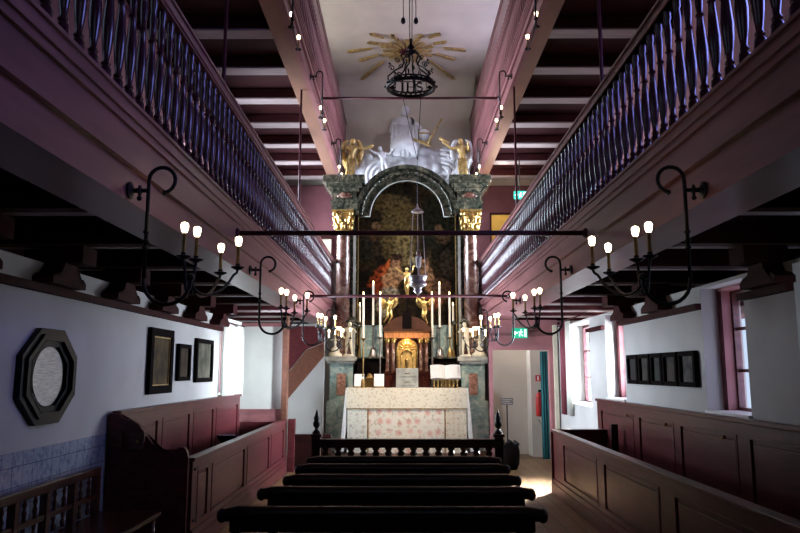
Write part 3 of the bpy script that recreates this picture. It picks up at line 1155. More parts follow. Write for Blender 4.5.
def picture(side, y0, y1, z0, z1, fw, label, blobs=(), frame='blackmatt', dark=(.03, .02, .012), lightc=(.16, .11, .05), tilt=0, gilt=False, group=None, canvas=None):
    x = (XL if side < 0 else XR)
    s = -side
    t = thing('framed_picture', label, 'picture', (x, (y0 + y1) / 2, z0), group)

    def B(mb, p, q, *r, **k):
        a, b = sorted((x + s * p, x + s * q))
        return mb.box(a, b, *r, **k)
    f = MB()
    B(f, .005, .05, y0, y1, z0, z0 + fw, bev=.006)
    B(f, .005, .05, y0, y1, z1 - fw, z1, bev=.006)
    B(f, .005, .05, y0, y0 + fw, z0 + fw, z1 - fw)
    B(f, .005, .05, y1 - fw, y1, z0 + fw, z1 - fw)
    f.build('frame', M[frame], t)
    if gilt:
        g = MB()
        e = .012
        B(g, .005, .035, y0 + fw, y1 - fw, z0 + fw, z0 + fw + e)
        B(g, .005, .035, y0 + fw, y1 - fw, z1 - fw - e, z1 - fw)
        B(g, .005, .035, y0 + fw, y0 + fw + e, z0 + fw + e, z1 - fw - e)
        B(g, .005, .035, y1 - fw - e, y1 - fw, z0 + fw + e, z1 - fw - e)
        g.build('gilt_slip', M['goldleaf'], t)
    pic_n[0] += 1
    cm = canvas or mat('old_picture_%d' % pic_n[0], tuple(c * .6 for c in lightc), .6, spec=.08, col2=dark, scale=5 + pic_n[0] % 3)
    B(MB(), .005, .02, y0 + fw, y1 - fw, z0 + fw, z1 - fw).build('canvas', cm, t)
    return t


picture(-1, 7.55, 8.3, 1.40, 2.12, .09, 'black framed dark painting with gilt inner edge on left wall, right of the octagon', gilt=True)
picture(-1, 8.52, 9.0, 1.53, 1.98, .05, 'smallest black framed picture on the left wall, between two larger ones', lightc=(.10, .075, .05))
picture(-1, 9.25, 10.05, 1.50, 2.08, .06, 'black framed greyish picture on the left wall, nearest the window', lightc=(.26, .24, .18), dark=(.05, .05, .035))
picture(-1, 3.6, 4.55, 1.35, 1.85, .07, 'dark frame on the left wall, cut by the left picture edge')
fy = [(6.93, 7.35), (7.40, 7.80), (7.83, 8.18), (8.22, 8.60), (8.64, 9.04)]
names = ['nearest of the five small black framed pictures on the right wall', 'second nearest of the five small black framed pictures on the right wall',
         'middle one of the five small black framed pictures on the right wall', 'second farthest of the five small black framed pictures on the right wall',
         'farthest of the five small black framed pictures on the right wall']
for k, (a, b) in enumerate(fy):
    picture(1, a, b, 1.49, 1.85, .05, names[k], lightc=[(.2, .19, .17), (.14, .10, .08), (.10, .11, .09), (.13, .11, .09), (.05, .04, .04)][k], dark=(.03, .03, .03), group='row of five small pictures on the right wall')

# octagonal memorial
t = thing('octagonal_frame', 'large black octagonal frame around a silvery oval plaque on the left wall', 'framed plaque', (XL, 5.35, 1.62))


def octa(cy, cz, w, h, k=.29):
    a, b = w / 2, h / 2
    c, d_ = a * (1 - 2 * k), b * (1 - 2 * k)
    return [(cy - a, cz - d_), (cy - c, cz - b), (cy + c, cz - b), (cy + a, cz - d_), (cy + a, cz + d_), (cy + c, cz + b), (cy - c, cz + b), (cy - a, cz + d_)]


def ring(mb, outer, inner, x0, x1):
    n = len(outer)
    A = [mb.b.verts.new((x0, *p)) for p in outer]
    B_ = [mb.b.verts.new((x1, *p)) for p in outer]
    C_ = [mb.b.verts.new((x1, *p)) for p in inner]
    D_ = [mb.b.verts.new((x0, *p)) for p in inner]
    for i in range(n):
        j = (i + 1) % n
        for P_, Q_ in ((A, B_), (B_, C_), (C_, D_), (D_, A)):
            mb.b.faces.new((P_[i], P_[j], Q_[j], Q_[i]))


mb = MB()
cy, cz, W_, H_ = 5.42, 1.61, .84, .72
ring(mb, octa(cy, cz, W_, H_), octa(cy, cz, W_ - .12, H_ - .11), XL + .002, XL + .05)
ring(mb, octa(cy, cz, W_ - .10, H_ - .09), octa(cy, cz, W_ - .20, H_ - .18), XL + .002, XL + .07)
mb.build('outer_frame', M['black'], t)
mb = MB()
ring(mb, octa(cy, cz, W_ - .20, H_ - .18), octa(cy, cz, W_ - .30, H_ - .27), XL + .002, XL + .045)
ring(mb, octa(cy, cz, W_ - .19, H_ - .17), octa(cy, cz, W_ - .205, H_ - .185), XL + .045, XL + .074)
mb.build('inner_frame', M['black'], t)
MB().prism(octa(cy, cz, W_ - .22, H_ - .2), XL + .003, XL + .02, 'x').build('ground_board', M['black'], t)
mb = MB()
mb.prism([(cy + .225 * math.cos(a), cz + .225 * math.sin(a)) for a in [2 * PI * k / 32 for k in range(32)]], XL + .02, XL + .03, 'x')
mb.build('oval_plaque', mat('engraved_silver', (.34, .34, .33), .35, metal=.5, var=.35, scale=40, stretch=(1, .3, 3), bump=.3), t)

# =================================================================== retable
YR = 15.0


def A(u, v, Y=YR):
    return at(u, v, Y)


CX = .085
t = thing('altarpiece', 'tall green and brown marble altarpiece with gilt capitals framing an arched dark painting', 'altarpiece', (CX, YR, .06))
zped = A(405, 357)[1]
for s in (-1, 1):
    xi, xo = (1.10, 1.62)
    def bx(mb, a, b, y0, y1, z0, z1, **k):
        lo, hi = sorted((CX + s * a, CX + s * b))
        return mb.box(lo, hi, y0, y1, z0, z1, **k)
    mb = MB()
    bx(mb, 1.12, 1.60, 14.62, 15.2, .06, zped - .14)
    bx(mb, 1.10, 1.66, 14.58, 15.2, .06, 1.05)
    pd = mb.build('pedestal', M['palegreen'], t)
    mb = MB()
    bx(mb, 1.08, 1.66, 14.56, 15.24, zped - .14, zped - .09, bev=.01)
    bx(mb, 1.04, 1.70, 14.52, 15.26, zped - .09, zped, bev=.012)
    mb.build('pedestal_cap', M['greycol'], pd)
    mb = MB()
    bx(mb, 1.27, 1.45, 14.605, 14.62, 1.16, 1.60, bev=.004)
    mb.build('red_inlay', M['redstone'], pd)
    # pilaster behind and column
    zc0, zc1 = A(405, 233)[1], A(405, 213)[1]
    mb = MB()
    bx(mb, 1.15, 1.54, 15.02, 15.3, zped, zc1)
    bx(mb, 1.06, 1.15, 14.96, 15.3, zped, zc0 + .1)
    mb.build('pilaster', M['green'], t)
    mb = MB()
    bx(mb, 1.045, 1.062, 14.93, 14.96, 2.2, 5.0)
    mb.build('gilt_fillet', M['goldleaf'], t)
    cx = CX + s * 1.37
    mb = MB()
    mb.lathe(cx, 14.86, [(.20, 0), (.20, .06), (.185, .08), (.20, .11), (.18, .14), (.155, .17), (.158, 1.0), (.15, 2.0), (.138, zc0 - zped)], 28, z0=zped)
    col = mb.build('column', M['brownmarble'], t, smooth=True, auto=True)
    mb = MB()
    bx(mb, 1.10, 1.155, 14.86, 15.02, zped, zc0)
    mb.build('inner_strip', M['greycol'], t)
    # composite capital: bell, leaves, volutes, abacus
    h = zc1 - zc0
    mb = MB()
    mb.lathe(cx, 14.86, [(.145, 0), (.16, .02), (.145, .04), (.15, .1), (.19, h - .10), (.22, h - .05)], 20, z0=zc0)
    for row, (zz, rr, n_) in enumerate(((zc0 + .09, .165, 8), (zc0 + .22, .19, 8))):
        for k in range(n_):
            a = 2 * PI * (k + .5 * row) / n_
            mb.ball((cx + rr * math.cos(a), 14.86 + rr * math.sin(a), zz), .055, 2, (.8, .8, 1.35))
            mb.ball((cx + (rr + .035) * math.cos(a), 14.86 + (rr + .035) * math.sin(a), zz + .06), .03, 1)
    for k in range(4):
        a = PI / 4 + k * PI / 2
        mb.ball((cx + .25 * math.cos(a), 14.86 + .25 * math.sin(a), zc0 + h - .09), .06, 2, (1, 1, 1))
    mb.box(cx - .23, cx + .23, 14.63, 15.09, zc0 + h - .04, zc0 + h)
    mb.build('capital', M['gold'], col, smooth=True, auto=True)
    # entablature
    z1, z2, z3 = zc1, A(405, 196)[1], A(405, 181)[1]
    mb = MB()
    bx(mb, 1.06, 1.62, 14.64, 15.3, z1, z1 + .16)
    bx(mb, 1.04, 1.64, 14.61, 15.3, z1 + .16, z1 + .20)
    bx(mb, 1.08, 1.60, 14.66, 15.3, z1 + .20, z2)
    bx(mb, 1.02, 1.66, 14.60, 15.32, z2, z2 + .08, bev=.01)
    bx(mb, .96, 1.72, 14.54, 15.34, z2 + .08, z2 + .17, bev=.01)
    bx(mb, .90, 1.79, 14.46, 15.36, z2 + .17, z3, bev=.015)
    en = mb.build('entablature', M['green'], t)
    mb = MB()
    mb.ball((CX + s * 1.34, 14.63, z1 + .31), .08, 2, (1.5, .5, .9))
    for q in (-.1, .1):
        mb.ball((CX + s * (1.34 + q), 14.63, z1 + .29), .05, 2, (1.3, .5, .7))
    mb.build('carved_ornament', M['brownmarble'], en, smooth=True)

# arch
rin, rmid, rout = .80, .93, 1.12
zs_ = A(405, 217)[1] - .02
mb = MB()
n = 32
for r0, r1, y0, y1 in ((rin, rmid, 14.88, 15.2), (rmid, rmid + .10, 14.80, 15.2), (rmid + .10, rout, 14.70, 15.25)):
    pts = [(CX + r1 * math.cos(PI * k / n), zs_ + r1 * math.sin(PI * k / n)) for k in range(n + 1)] + [(CX + r0 * math.cos(PI * k / n), zs_ + r0 * math.sin(PI * k / n)) for k in range(n, -1, -1)]
    for k in range(n):
        a0, a1 = PI * k / n, PI * (k + 1) / n
        q = [(CX + r * math.cos(a), zs_ + r * math.sin(a)) for r, a in ((r0, a0), (r1, a0), (r1, a1), (r0, a1))]
        mb.prism(q, y0, y1)
for s in (-1, 1):
    lo, hi = sorted((CX + s * .80, CX + s * 1.10))
    mb.box(lo, hi, 14.98, 15.2, zs_ - .001, zs_ + .35)
mb.build('arch', M['green'], t)
mb = MB()
mb.tube([(CX + (rmid + .05) * math.cos(a), 14.795, zs_ + (rmid + .05) * math.sin(a)) for a in [PI * k / 108 for k in range(109)]], [.018 + .022 * abs(math.sin(PI * k / 4)) for k in range(109)], 8)
mb.build('arch_beading', M['green'], t, smooth=True)
mb = MB()
mb.tube([(CX + (rin + .0) * math.cos(PI * k / n), 14.87, zs_ + rin * math.sin(PI * k / n)) for k in range(n + 1)], .014, 6)
for s in (-1, 1):
    mb.tube([(CX + s * rin, 14.87, zs_), (CX + s * 1.04, 14.87, zs_)], .014, 6)
mb.build('gilt_arch_edge', M['greycol'], t, smooth=True)
# painting panel
pts = [(CX - 1.06, 1.95), (CX + 1.06, 1.95), (CX + 1.06, zs_)] + [(CX + (rin + .02) * math.cos(PI * k / n), zs_ + (rin + .02) * math.sin(PI * k / n)) for k in range(n + 1)] + [(CX - 1.06, zs_)]
FL = (.50, .27, .13)


def B_(u, v, ru, rv, col, rot=0):
    x, z = A(u, v, 15.1)
    return (x - CX, z - .06, ru * .0225, rv * .0225, col, rot)


blobs = [B_(400, 232, 20, 36, (.13, .085, .028)), B_(404, 248, 10, 16, (.22, .15, .055)), B_(385, 203, 14, 10, (.11, .070, .024)), B_(436, 222, 18, 26, (.022, .02, .01)),
         B_(376, 226, 4, 4.5, (.17, .09, .04)), B_(371, 235, 9, 6, (.10, .045, .022)), B_(439, 229, 4, 4.5, (.18, .10, .045)), B_(443, 238, 8, 6, (.11, .06, .03)),
         B_(366, 250, 8, 14, (.03, .024, .014)), B_(379, 283, 10, 20, (.42, .07, .02), .5), B_(392, 278, 9, 14, (.70, .36, .16), .25), B_(396, 263, 5, 5.5, (.50, .24, .11)), B_(397, 257, 6, 3.5, (.05, .022, .012)),
         B_(405, 278, 9, 2.5, (.68, .36, .17), .35), B_(386, 268, 3, 9, (.62, .13, .03), .4),
         B_(389, 297, 11, 10, (.60, .50, .34)), B_(385, 306, 9, 10, (.42, .36, .25)), B_(428, 278, 7, 15, (.50, .24, .11), -.2), B_(424, 261, 4.5, 5, (.40, .19, .09)), B_(423, 256, 5, 3, (.04, .02, .012)),
         B_(441, 290, 10, 12, (.16, .08, .045)), B_(432, 302, 10, 8, (.34, .10, .05)), B_(368, 304, 8, 18, (.02, .012, .01)), B_(412, 262, 4, 5, (.40, .30, .14)), B_(446, 262, 6, 14, (.05, .035, .02))]
M['altarpainting'] = m_painting('dark_oil_painting', (.014, .009, .005), (.075, .045, .018), blobs, 2.2)
MB().prism(pts, 15.08, 15.14).build('painting', M['altarpainting'], t)
# backing structure behind the retable
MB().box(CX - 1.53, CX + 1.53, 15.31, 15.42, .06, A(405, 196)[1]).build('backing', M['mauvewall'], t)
# gradine with marble panels
zg = A(405, 357, 14.8)[1]
MB().box(CX - 1.03, CX + 1.03, 14.66, 15.05, .06, zg - .04).build('gradine', M['blackmatt'], t)
MB().box(CX - 1.04, CX + 1.04, 14.60, 15.05, zg - .04, zg, bev=.01).build('gradine_shelf', M['green'], t)
for s in (-1, 1):
    lo, hi = sorted((CX + s * .52, CX + s * 1.0))
    MB().box(lo, hi, 14.98, 15.07, zg, 2.62).build('green_panel', M['palegreen'], t)

# =================================================================== altar table
YA = 13.95
x0, x1 = -1.11, 1.26
zt = A(405, 388, YA)[1]
t = thing('altar_table', 'altar table dressed in cream and rose floral cloth behind the rail', 'altar', (.075, YA, .06))
MB().box(x0 + .04, x1 - .04, YA + .04, 14.55, .06, zt - .02).build('table_body', M['blackmatt'], t)
mb = MB().box(x0, x1, YA - .0, 14.59, zt - .019, zt)
n = 60
for k in range(n):
    pass
mb.box(x0, x1, YA - .012, YA + .008, zt - .40, zt - .019)
mb.build('superfrontal', M['damask'], t)
zf = zt - .41
MB().box(x0 + .02, x1 - .02, YA + .012, YA + .035, .07, zt - .03).build('frontal', M['floral'], t)
xa, xb = A(368, 420, YA)[0], A(445, 420, YA)[0]
for lo, hi in ((x0 + .02, xa - .02), (xb + .02, x1 - .02)):
    MB().box(lo, hi, YA + .004, YA + .011, .08, zf).build('side_panel', M['sidecloth'] if lo < 0 else M['damask'], t)
mb = MB()
for x in (xa, xb):
    mb.box(x - .012, x + .012, YA + .0, YA + .010, .08, zf)
mb.box(x0, x1, YA - .02, YA - .012, zt - .405, zt - .39)
mb.build('gold_braid', M['goldleaf'], t)
for s, xx in ((-1, x0), (1, x1)):
    mb = MB()
    pts = []
    prof = [(xx, zt), (xx + s * .015, zt), (xx + s * .12, .12), (xx + s * .05, .10), (xx, .5)]
    mb.prism(prof, YA - .01, 14.55)
    mb.build('linen_fall', M['linen'], t)

# =================================================================== tabernacle
YT = 14.38
t = thing('tabernacle', 'small temple shaped tabernacle with gilt niche and paired columns on the altar', 'tabernacle', (CX, YT, zt))
z_b = A(405, 372, YT)[1]
z_c = A(405, 338, YT)[1]
z_f = A(405, 331, YT)[1]
z_p = A(405, 322, YT)[1]
TX = A(407, 350, YT)[0]
hw = .46
MB().box(TX - hw, TX + hw, YT - .03, YT + .25, zt + .001, z_b).box(TX - hw - .02, TX + hw + .02, YT - .05, YT + .25, z_b - .04, z_b).build('base', M['settle'], t)
MB().box(TX - hw + .03, TX + hw - .03, YT + .10, YT + .25, z_b, z_f).build('body', M['brownmarble'], t)
for s in (-1, 1):
    for dx in (.28, .40):
        c = MB().lathe(TX + s * dx, YT + .03, [(.045, 0), (.045, .03), (.034, .05), (.036, .2), (.030, z_c - z_b - .10)], 14, z0=z_b).build('column', M['brownmarble'], t, smooth=True)
        m_ = MB().lathe(TX + s * dx, YT + .03, [(.032, 0), (.04, .02), (.036, .04), (.055, .09), (.06, .10)], 12, z0=z_c - .10)
        for k in range(6):
            a = k * PI / 3
            m_.ball((TX + s * dx + .05 * math.cos(a), YT + .03 + .05 * math.sin(a), z_c - .03), .018, 1)
        m_.build('capital', M['gold'], c, smooth=True)
MB().box(TX - hw, TX + hw, YT - .03, YT + .25, z_c, z_f).build('frieze', mat('orange_inlay', (.55, .22, .08), .35, var=.3, scale=8, stretch=(4, 1, 1)), t)
mb = MB().box(TX - hw - .04, TX + hw + .04, YT - .07, YT + .25, z_f, z_f + .04)
ph = z_p - z_f + .10
for s in (-1, 1):
    q = [(TX + s * (hw + .04), z_f + .04), (TX + s * (hw + .0), z_f + .09), (TX + s * .34, z_f + .20), (TX + s * .22, z_f + .27), (TX + s * .10, z_f + .30), (TX + s * .10, z_f + .04)]
    mb.prism(q, YT - .07, YT + .2)
mb.build('broken_pediment', mat('dark_walnut', (.075, .028, .014), .35, var=.4, scale=8), t)
MB().box(TX - .085, TX + .085, YT - .04, YT + .18, z_f + .04, z_f + .40).build('crowning_block', M['blackmatt'], t)
# gilt arched niche
na = [(TX - .20, z_b), (TX - .20, z_c - .22)] + [(TX - .20 * math.cos(PI * k / 14), z_c - .22 + .20 * math.sin(PI * k / 14)) for k in range(1, 14)] + [(TX + .20, z_c - .22), (TX + .20, z_b)]
MB().prism(na, YT + .06, YT + .099).build('niche_back', M['niche'], t)
mb = MB()
mb.tube([(p[0], YT + .05, p[1]) for p in na], .022, 8)
mb.build('niche_frame', M['gold'], t, smooth=True)
mb = MB()
for k in range(9):
    a = PI * k / 8
    mb.tube([(TX + .07 * math.cos(a), YT + .05, z_c - .22 + .07 * math.sin(a)), (TX + .18 * math.cos(a), YT + .05, z_c - .22 + .18 * math.sin(a))], [.02, .008], 6)
mb.ball((TX, YT + .05, z_c - .22), .06, 2, (1, .5, 1))
mb.build('shell_rays', M['gold'], t, smooth=True)
mb = MB()
for dx in (-.12, .12):
    mb.lathe(TX + dx, YT + .03, [(.022, 0), (.014, .03), (.014, .30), (.024, .34)], 10, z0=z_b)
mb.tube([(TX - .12, YT + .03, z_b + .34), (TX - .08, YT + .03, z_b + .42), (TX, YT + .03, z_b + .46), (TX + .08, YT + .03, z_b + .42), (TX + .12, YT + .03, z_b + .34)], .018, 8)
mb.ball((TX, YT + .03, z_b + .50), .03, 2)
mb.build('inner_temple', M['gold'], t, smooth=True)
MB().lathe(TX, YT + .03, [(.08, 0), (.06, .03), (.02, .07), (.03, .12), (.045, .22), (.03, .27), (.005, .30)], 14, z0=z_b).build('niche_vase', M['brassdull'], t, smooth=True)

# white gilt altar card block in front
t = thing('cabinet', 'small grey green two drawer box in front of the tabernacle on the altar', 'box', (TX, YA + .12, zt))
mb = MB().box(TX - .22, TX + .22, YA + .10, YA + .30, zt + .001, A(405, 368, YA + .1)[1], bev=.01)
mb.build('body', M['greycol'], t)
for k in range(2):
    zz = zt + .05 + k * .17
    MB().box(TX - .18, TX + .18, YA + .088, YA + .099, zz, zz + .13, bev=.003).build('drawer', M['greycol'], t)
    MB().box(TX - .05, TX + .05, YA + .078, YA + .088, zz + .055, zz + .07).build('handle', M['brassdull'], t)

# gilded figures on the tabernacle
for s, lab, u in ((-1, 'gilded kneeling angel on the left slope of the tabernacle pediment', 388), (1, 'gilded kneeling angel on the right slope of the tabernacle pediment', 426)):
    fx = TX + s * .40
    fz = z_f + .15
    t = thing('gilded_angel', lab, 'statuette', (fx, YT + .05, fz), 'gilded angels on the tabernacle')
    ar = (((-.10, -.03, -.10), (-.04, -.12, -.02)), ((.08, -.04, .08), (.12, -.06, .2)))
    if s > 0:
        ar = tuple(((-a[0][0], a[0][1], a[0][2]), (-a[1][0], a[1][1], a[1][2])) for a in ar[::-1])
    figure(M['gold'], t, (fx, YT + .05, fz), .58, ar, legs=(((-.06 + s * -.05, -.08, .26), (-.04 + s * .08, .05, .08)), ((.05 + s * -.08, -.10, .28), (.03, -.02, .03))), lean=-s * .12)
    mb = MB()
    for q in (-1, 1):
        mb.ball((fx - s * .02 + q * .11, YT + .10, fz + .43), .10, 2, (.75, .22, 1.25), rot=Matrix.Rotation(q * R(28), 4, 'Y'))
    mb.build('wings', M['gold'], t, smooth=True)
t = thing('gilded_figure', 'gilded figure with raised arm standing on top of the tabernacle', 'statuette', (TX, YT + .06, z_f + .40))
figure(M['gold'], t, (TX, YT + .06, z_f + .74), .60, (((-.13, -.02, .06), (-.26, -.02, .18)), ((.10, -.03, .10), (.12, -.04, .22))), legs=(((-.03, 0, .24), (.0, .03, .02)), ((.04, -.04, .25), (.03, .0, .02))))
MB().lathe(TX, YT + .06, [(.05, .0), (.02, .05), (.015, .25), (.04, .34)], 10, z0=z_f + .40).build('stand', M['blackmatt'], t, smooth=True)

# candlesticks --------------------------------------------------------------
CS = [('brassdull', 363, 374, 338, 292, 14.12, .075, 'brass candlestick at the left of the altar, lowest in front of the green panel'),
      ('pewter', 373, 357, 325, 281, 14.72, .10, 'broad based pewter candlestick on the left shelf holding the tallest candle'),
      ('pewter', 380, 374, 337, 292, 14.14, .075, 'pewter candlestick standing just left of the tabernacle columns'),
      ('brassdull', 359.5, 357, 322, 303, 14.86, .04, 'small brass candlestick on the left shelf beside the pedestal cherub'),
      ('pewter', 432.5, 373, 337, 292, 14.45, .05, 'slim candlestick standing just right of the tabernacle columns'),
      ('pewter', 440, 357, 327, 282, 14.72, .10, 'broad based pewter candlestick on the right shelf holding the tallest candle'),
      ('brassdull', 450, 357, 337, 292, 14.72, .07, 'brass candlestick on the right shelf between tall candle and cherub'),
      ('brassdull', 453.5, 357, 324, 303, 14.86, .04, 'small brass candlestick at the far right end of the shelf')]
for (mk, u, vb, vs, vt, Y, rb, lab) in CS:
    x, _ = A(u, vb, Y)
    zb_ = (zg if vb == 357 else zt) + .001
    zs2 = A(u, vs, Y)[1]
    zt2 = A(u, vt, Y)[1]
    h = zs2 - zb_
    t = thing('candlestick', lab, 'candlestick', (x, Y, zb_), 'candlesticks with white candles on the altar')
    prof = [(rb, 0), (rb, .02), (rb * .8, .06), (rb * .62, .14), (rb * .3, .18), (.012, .20), (.022, .24 * 1), (.013, .27), (.018, h * .55), (.011, h * .62), (.022, h * .7), (.012, h * .78), (.014, h - .05), (.05, h - .015), (.052, h - .005), (.018, h)]
    prof = [p for i, p in enumerate(prof) if i < 8 or p[1] > .27]
    MB().lathe(x, Y, prof, 14, z0=zb_).build('stick', M[mk], t, smooth=True, auto=True)
    MB().lathe(x, Y, [(.024, h - .002), (.022, zt2 - zb_ - .06), (.008, zt2 - zb_ - .05)], 10, z0=zb_).build('candle', M['candle'], t, smooth=True, auto=True)
    MB().lathe(x, Y, [(.004, 0), (.014, .02), (.012, .04), (.001, .075)], 8, z0=zt2 - .06).build('flame', M['flame'], t, smooth=True)

# altar cards left, missal right
for (u0, u1, v0, v1, Y, lab) in ((354, 364, 374, 387, 14.06, 'white altar card leaning at the far left of the altar top'), (374, 384, 374, 387, 14.02, 'white altar card leaning just left of the tabernacle')):
    a, b = A(u0, v1, Y), A(u1, v0, Y)
    t = thing('altar_card', lab, 'altar card', ((a[0] + b[0]) / 2, Y, zt), 'white altar cards')
    MB().prism([(Y, zt + .002), (Y + .02, zt + .002), (Y + .08, b[1]), (Y + .06, b[1])], a[0], b[0], 'x').build('card', M['linen'], t)
    MB().box(a[0], b[0], Y - .004, Y + .0, zt + .002, zt + .03).build('foot', M['goldleaf'], t)
a, b = A(365, 387, 14.3), A(373, 378, 14.3)
t = thing('reliquary', 'small dull brass reliquary box between the two white altar cards', 'reliquary', (a[0] + .08, 14.3, zt))
MB().box(a[0], b[0] + .02, 14.26, 14.42, zt + .001, zt + .2, bev=.01).lathe(a[0] + .09, 14.34, [(.07, .2), (.05, .26), (.01, .29)], 10, z0=zt).build('casket', M['brassdull'], t)
Ym = 14.12
a, b = A(431, 381, Ym), A(460, 367, Ym)
cxm = (a[0] + b[0]) / 2
t = thing('missal_stand', 'gilt openwork missal stand on the right of the altar top', 'book stand', (cxm, Ym, zt))
mb = MB()
for k in range(7):
    xx = a[0] + .06 + k * (b[0] - a[0] - .12) / 6
    mb.lathe(xx, Ym - .04, [(.012, 0), (.020, .04), (.010, .07), (.018, .11), (.012, .14)], 8, z0=zt + .001)
mb.box(a[0] + .02, b[0] - .02, Ym - .06, Ym - .02, zt + .14, zt + .17)
mb.prism([(Ym - .06, zt + .15), (Ym + .12, zt + .40), (Ym + .14, zt + .38), (Ym + .14, zt + .002), (Ym + .10, zt + .002), (Ym + .1, zt + .30), (Ym - .04, zt + .13)], a[0] + .1, b[0] - .1, 'x')
mb.build('stand', M['goldleaf'], t)
t = thing('missal', 'large open white paged book resting on the gilt altar stand', 'book', (cxm, Ym, zt + .17))
for s in (-1, 1):
    o_ = MB()
    pp = []
    for k in range(9):
        q = k / 8
        pp.append((cxm + s * q * .30, .03 * math.sin(q * PI * .9) + .008))
    pth = pp + [(cxm + s * .30, -.012), (cxm, -.012)]
    vs_ = []
    L0 = []
    L1 = []
    for (xx, hh) in pth:
        L0.append(o_.b.verts.new((xx, Ym - .085 - hh * .8, zt + .175 + hh * .6)))
        L1.append(o_.b.verts.new((xx, Ym + .10 - hh * .8, zt + .435 + hh * .6)))
    nn = len(pth)
    for k in range(nn):
        o_.b.faces.new((L0[k], L0[(k + 1) % nn], L1[(k + 1) % nn], L1[k]))
    o_.b.faces.new(L0)
    o_.b.faces.new(L1[::-1])
    o_.build('page_block', M['paper'], t)

# cherubs and lit girandoles on the pedestals
for s, lab in ((-1, 'white cherub statue holding foliage on the left pedestal'), (1, 'white cherub statue holding foliage on the right pedestal')):
    x = CX + s * 1.215
    Y = 14.56 + .10
    t = thing('cherub_statue', lab, 'statue', (x, Y, zped), 'white cherubs flanking the altar')
    figure(M['ivory'], t, (x, Y, zped + .03), .70, (((-.08, -.03, -.14), (-.03, -.08, -.24)), ((.10, -.02, -.10), (.06, -.10, -.02))) if s < 0 else (((-.10, -.02, -.10), (-.06, -.10, -.02)), ((.08, -.03, -.14), (.03, -.08, -.24))), head_turn=-s)
    MB().lathe(x, Y, [(.11, 0), (.12, .03), (.08, .045)], 14, z0=zped + .001).build('plinth', M['ivory'], t, smooth=True)
    mb = MB()
    for k in range(22):
        a = random.uniform(0, PI)
        rr = random.uniform(.08, .22)
        mb.ball((x - s * .02 + rr * math.cos(a) * 1.2, Y + .09 + random.uniform(-.03, .03), zped + .62 + rr * math.sin(a) * 1.0), .045, 1, (1.3, .4, .7), rot=Matrix.Rotation(random.uniform(-1, 1), 4, 'Y'))
    mb.build('foliage', M['green'], t, smooth=True)
    x = CX + s * 1.50
    t = thing('girandole', ('left' if s < 0 else 'right') + ' hand gilt base with three little lit bulbs beside the cherub', 'candelabrum', (x, 14.68, zped), 'girandoles on the altar pedestals')
    MB().lathe(x, 14.68, [(.16, 0), (.15, .05), (.10, .09), (.08, .16), (.03, .20), (.02, .26), (.035, .30), (.012, .34), (.012, .40)], 16, z0=zped + .001).build('base', M['ivory'], t, smooth=True)
    mb = MB()
    for q in (-1, 0, 1):
        mb.tube([(x, 14.68, zped + .36), (x + q * .08, 14.66, zped + .34), (x + q * .13, 14.65, zped + .40 + (.06 if q == 0 else 0))], .008, 6)
    mb.build('arms', M['ivory'], t, smooth=True)
    for q in (-1, 0, 1):
        zz = zped + .40 + (.06 if q == 0 else 0)
        MB().lathe(x + q * .13, 14.65, [(.010, 0), (.010, .10), (.016, .115), (.022, .14), (.014, .16), (.002, .165)], 8, z0=zz).build('bulb', M['bulb'], t, smooth=True)

# =================================================================== stucco group above the arch
t = thing('stucco_relief', 'white stucco clouds with a seated robed figure above the altar arch', 'relief', (.1, 16.2, 5.8))
YS_ = 16.3


def Q(u, v, Y=YS_):
    x, z = at(u, v, Y)
    return x, z


mb = MB()
cl = [(362, 178, .30), (356, 190, .34), (372, 168, .30), (384, 164, .27), (380, 176, .34), (396, 166, .32), (410, 168, .34), (424, 170, .32), (436, 166, .30), (448, 172, .34), (458, 184, .34), (462, 196, .32),
      (352, 200, .32), (404, 152, .24), (416, 156, .26), (441, 156, .24), (430, 158, .24), (366, 162, .2), (455, 166, .24), (396, 180, .4), (426, 182, .4), (368, 190, .35), (448, 190, .35)]
for (u, v, r) in cl:
    x, z = Q(u, v)
    mb.ball((x, YS_ + .25, z), r * 1.15, 2, (1, .9, .95))
    for k in range(4):
        a = random.uniform(0, 2 * PI)
        mb.ball((x + r * .8 * math.cos(a), YS_ + .05 + random.uniform(-.08, .08), z + r * .7 * math.sin(a)), r * random.uniform(.35, .55), 2)
cd = mb.build('clouds', M['stucco'], t, smooth=True)
rm = cd.modifiers.new('remesh', 'REMESH')
rm.mode = 'VOXEL'
rm.voxel_size = .035
rm.use_smooth_shade = True
sm = cd.modifiers.new('smooth', 'SMOOTH')
sm.iterations = 3
for k in range(5):
    rr = .16 + .11 * k
    x, z = Q(442, 178)
    m1 = MB().tube([(x + rr * math.cos(a), YS_ - .36 + .03 * k, z + rr * 1.05 * math.sin(a)) for a in [R(-60 + 12 * i) for i in range(14)]], [.02 + .035 * math.sin(PI * i / 13) for i in range(14)], 8)
    m1.build('cloud_swirl', M['stucco'], t, smooth=True)
for k in range(3):
    rr = .16 + .12 * k
    x, z = Q(384, 180)
    m1 = MB().tube([(x - rr * math.cos(a), YS_ - .34 + .03 * k, z + rr * math.sin(a)) for a in [R(-40 + 12 * i) for i in range(12)]], [.02 + .03 * math.sin(PI * i / 11) for i in range(12)], 8)
    m1.build('cloud_swirl', M['stucco'], t, smooth=True)
# seated robed figure
x, z = Q(405, 140)
hh = 1.45
v = []
e = []


def PV(du, dv, dy, r):
    xx, zz = Q(du, dv)
    v.append((xx, YS_ - .15 + dy, zz, r))
    return len(v) - 1


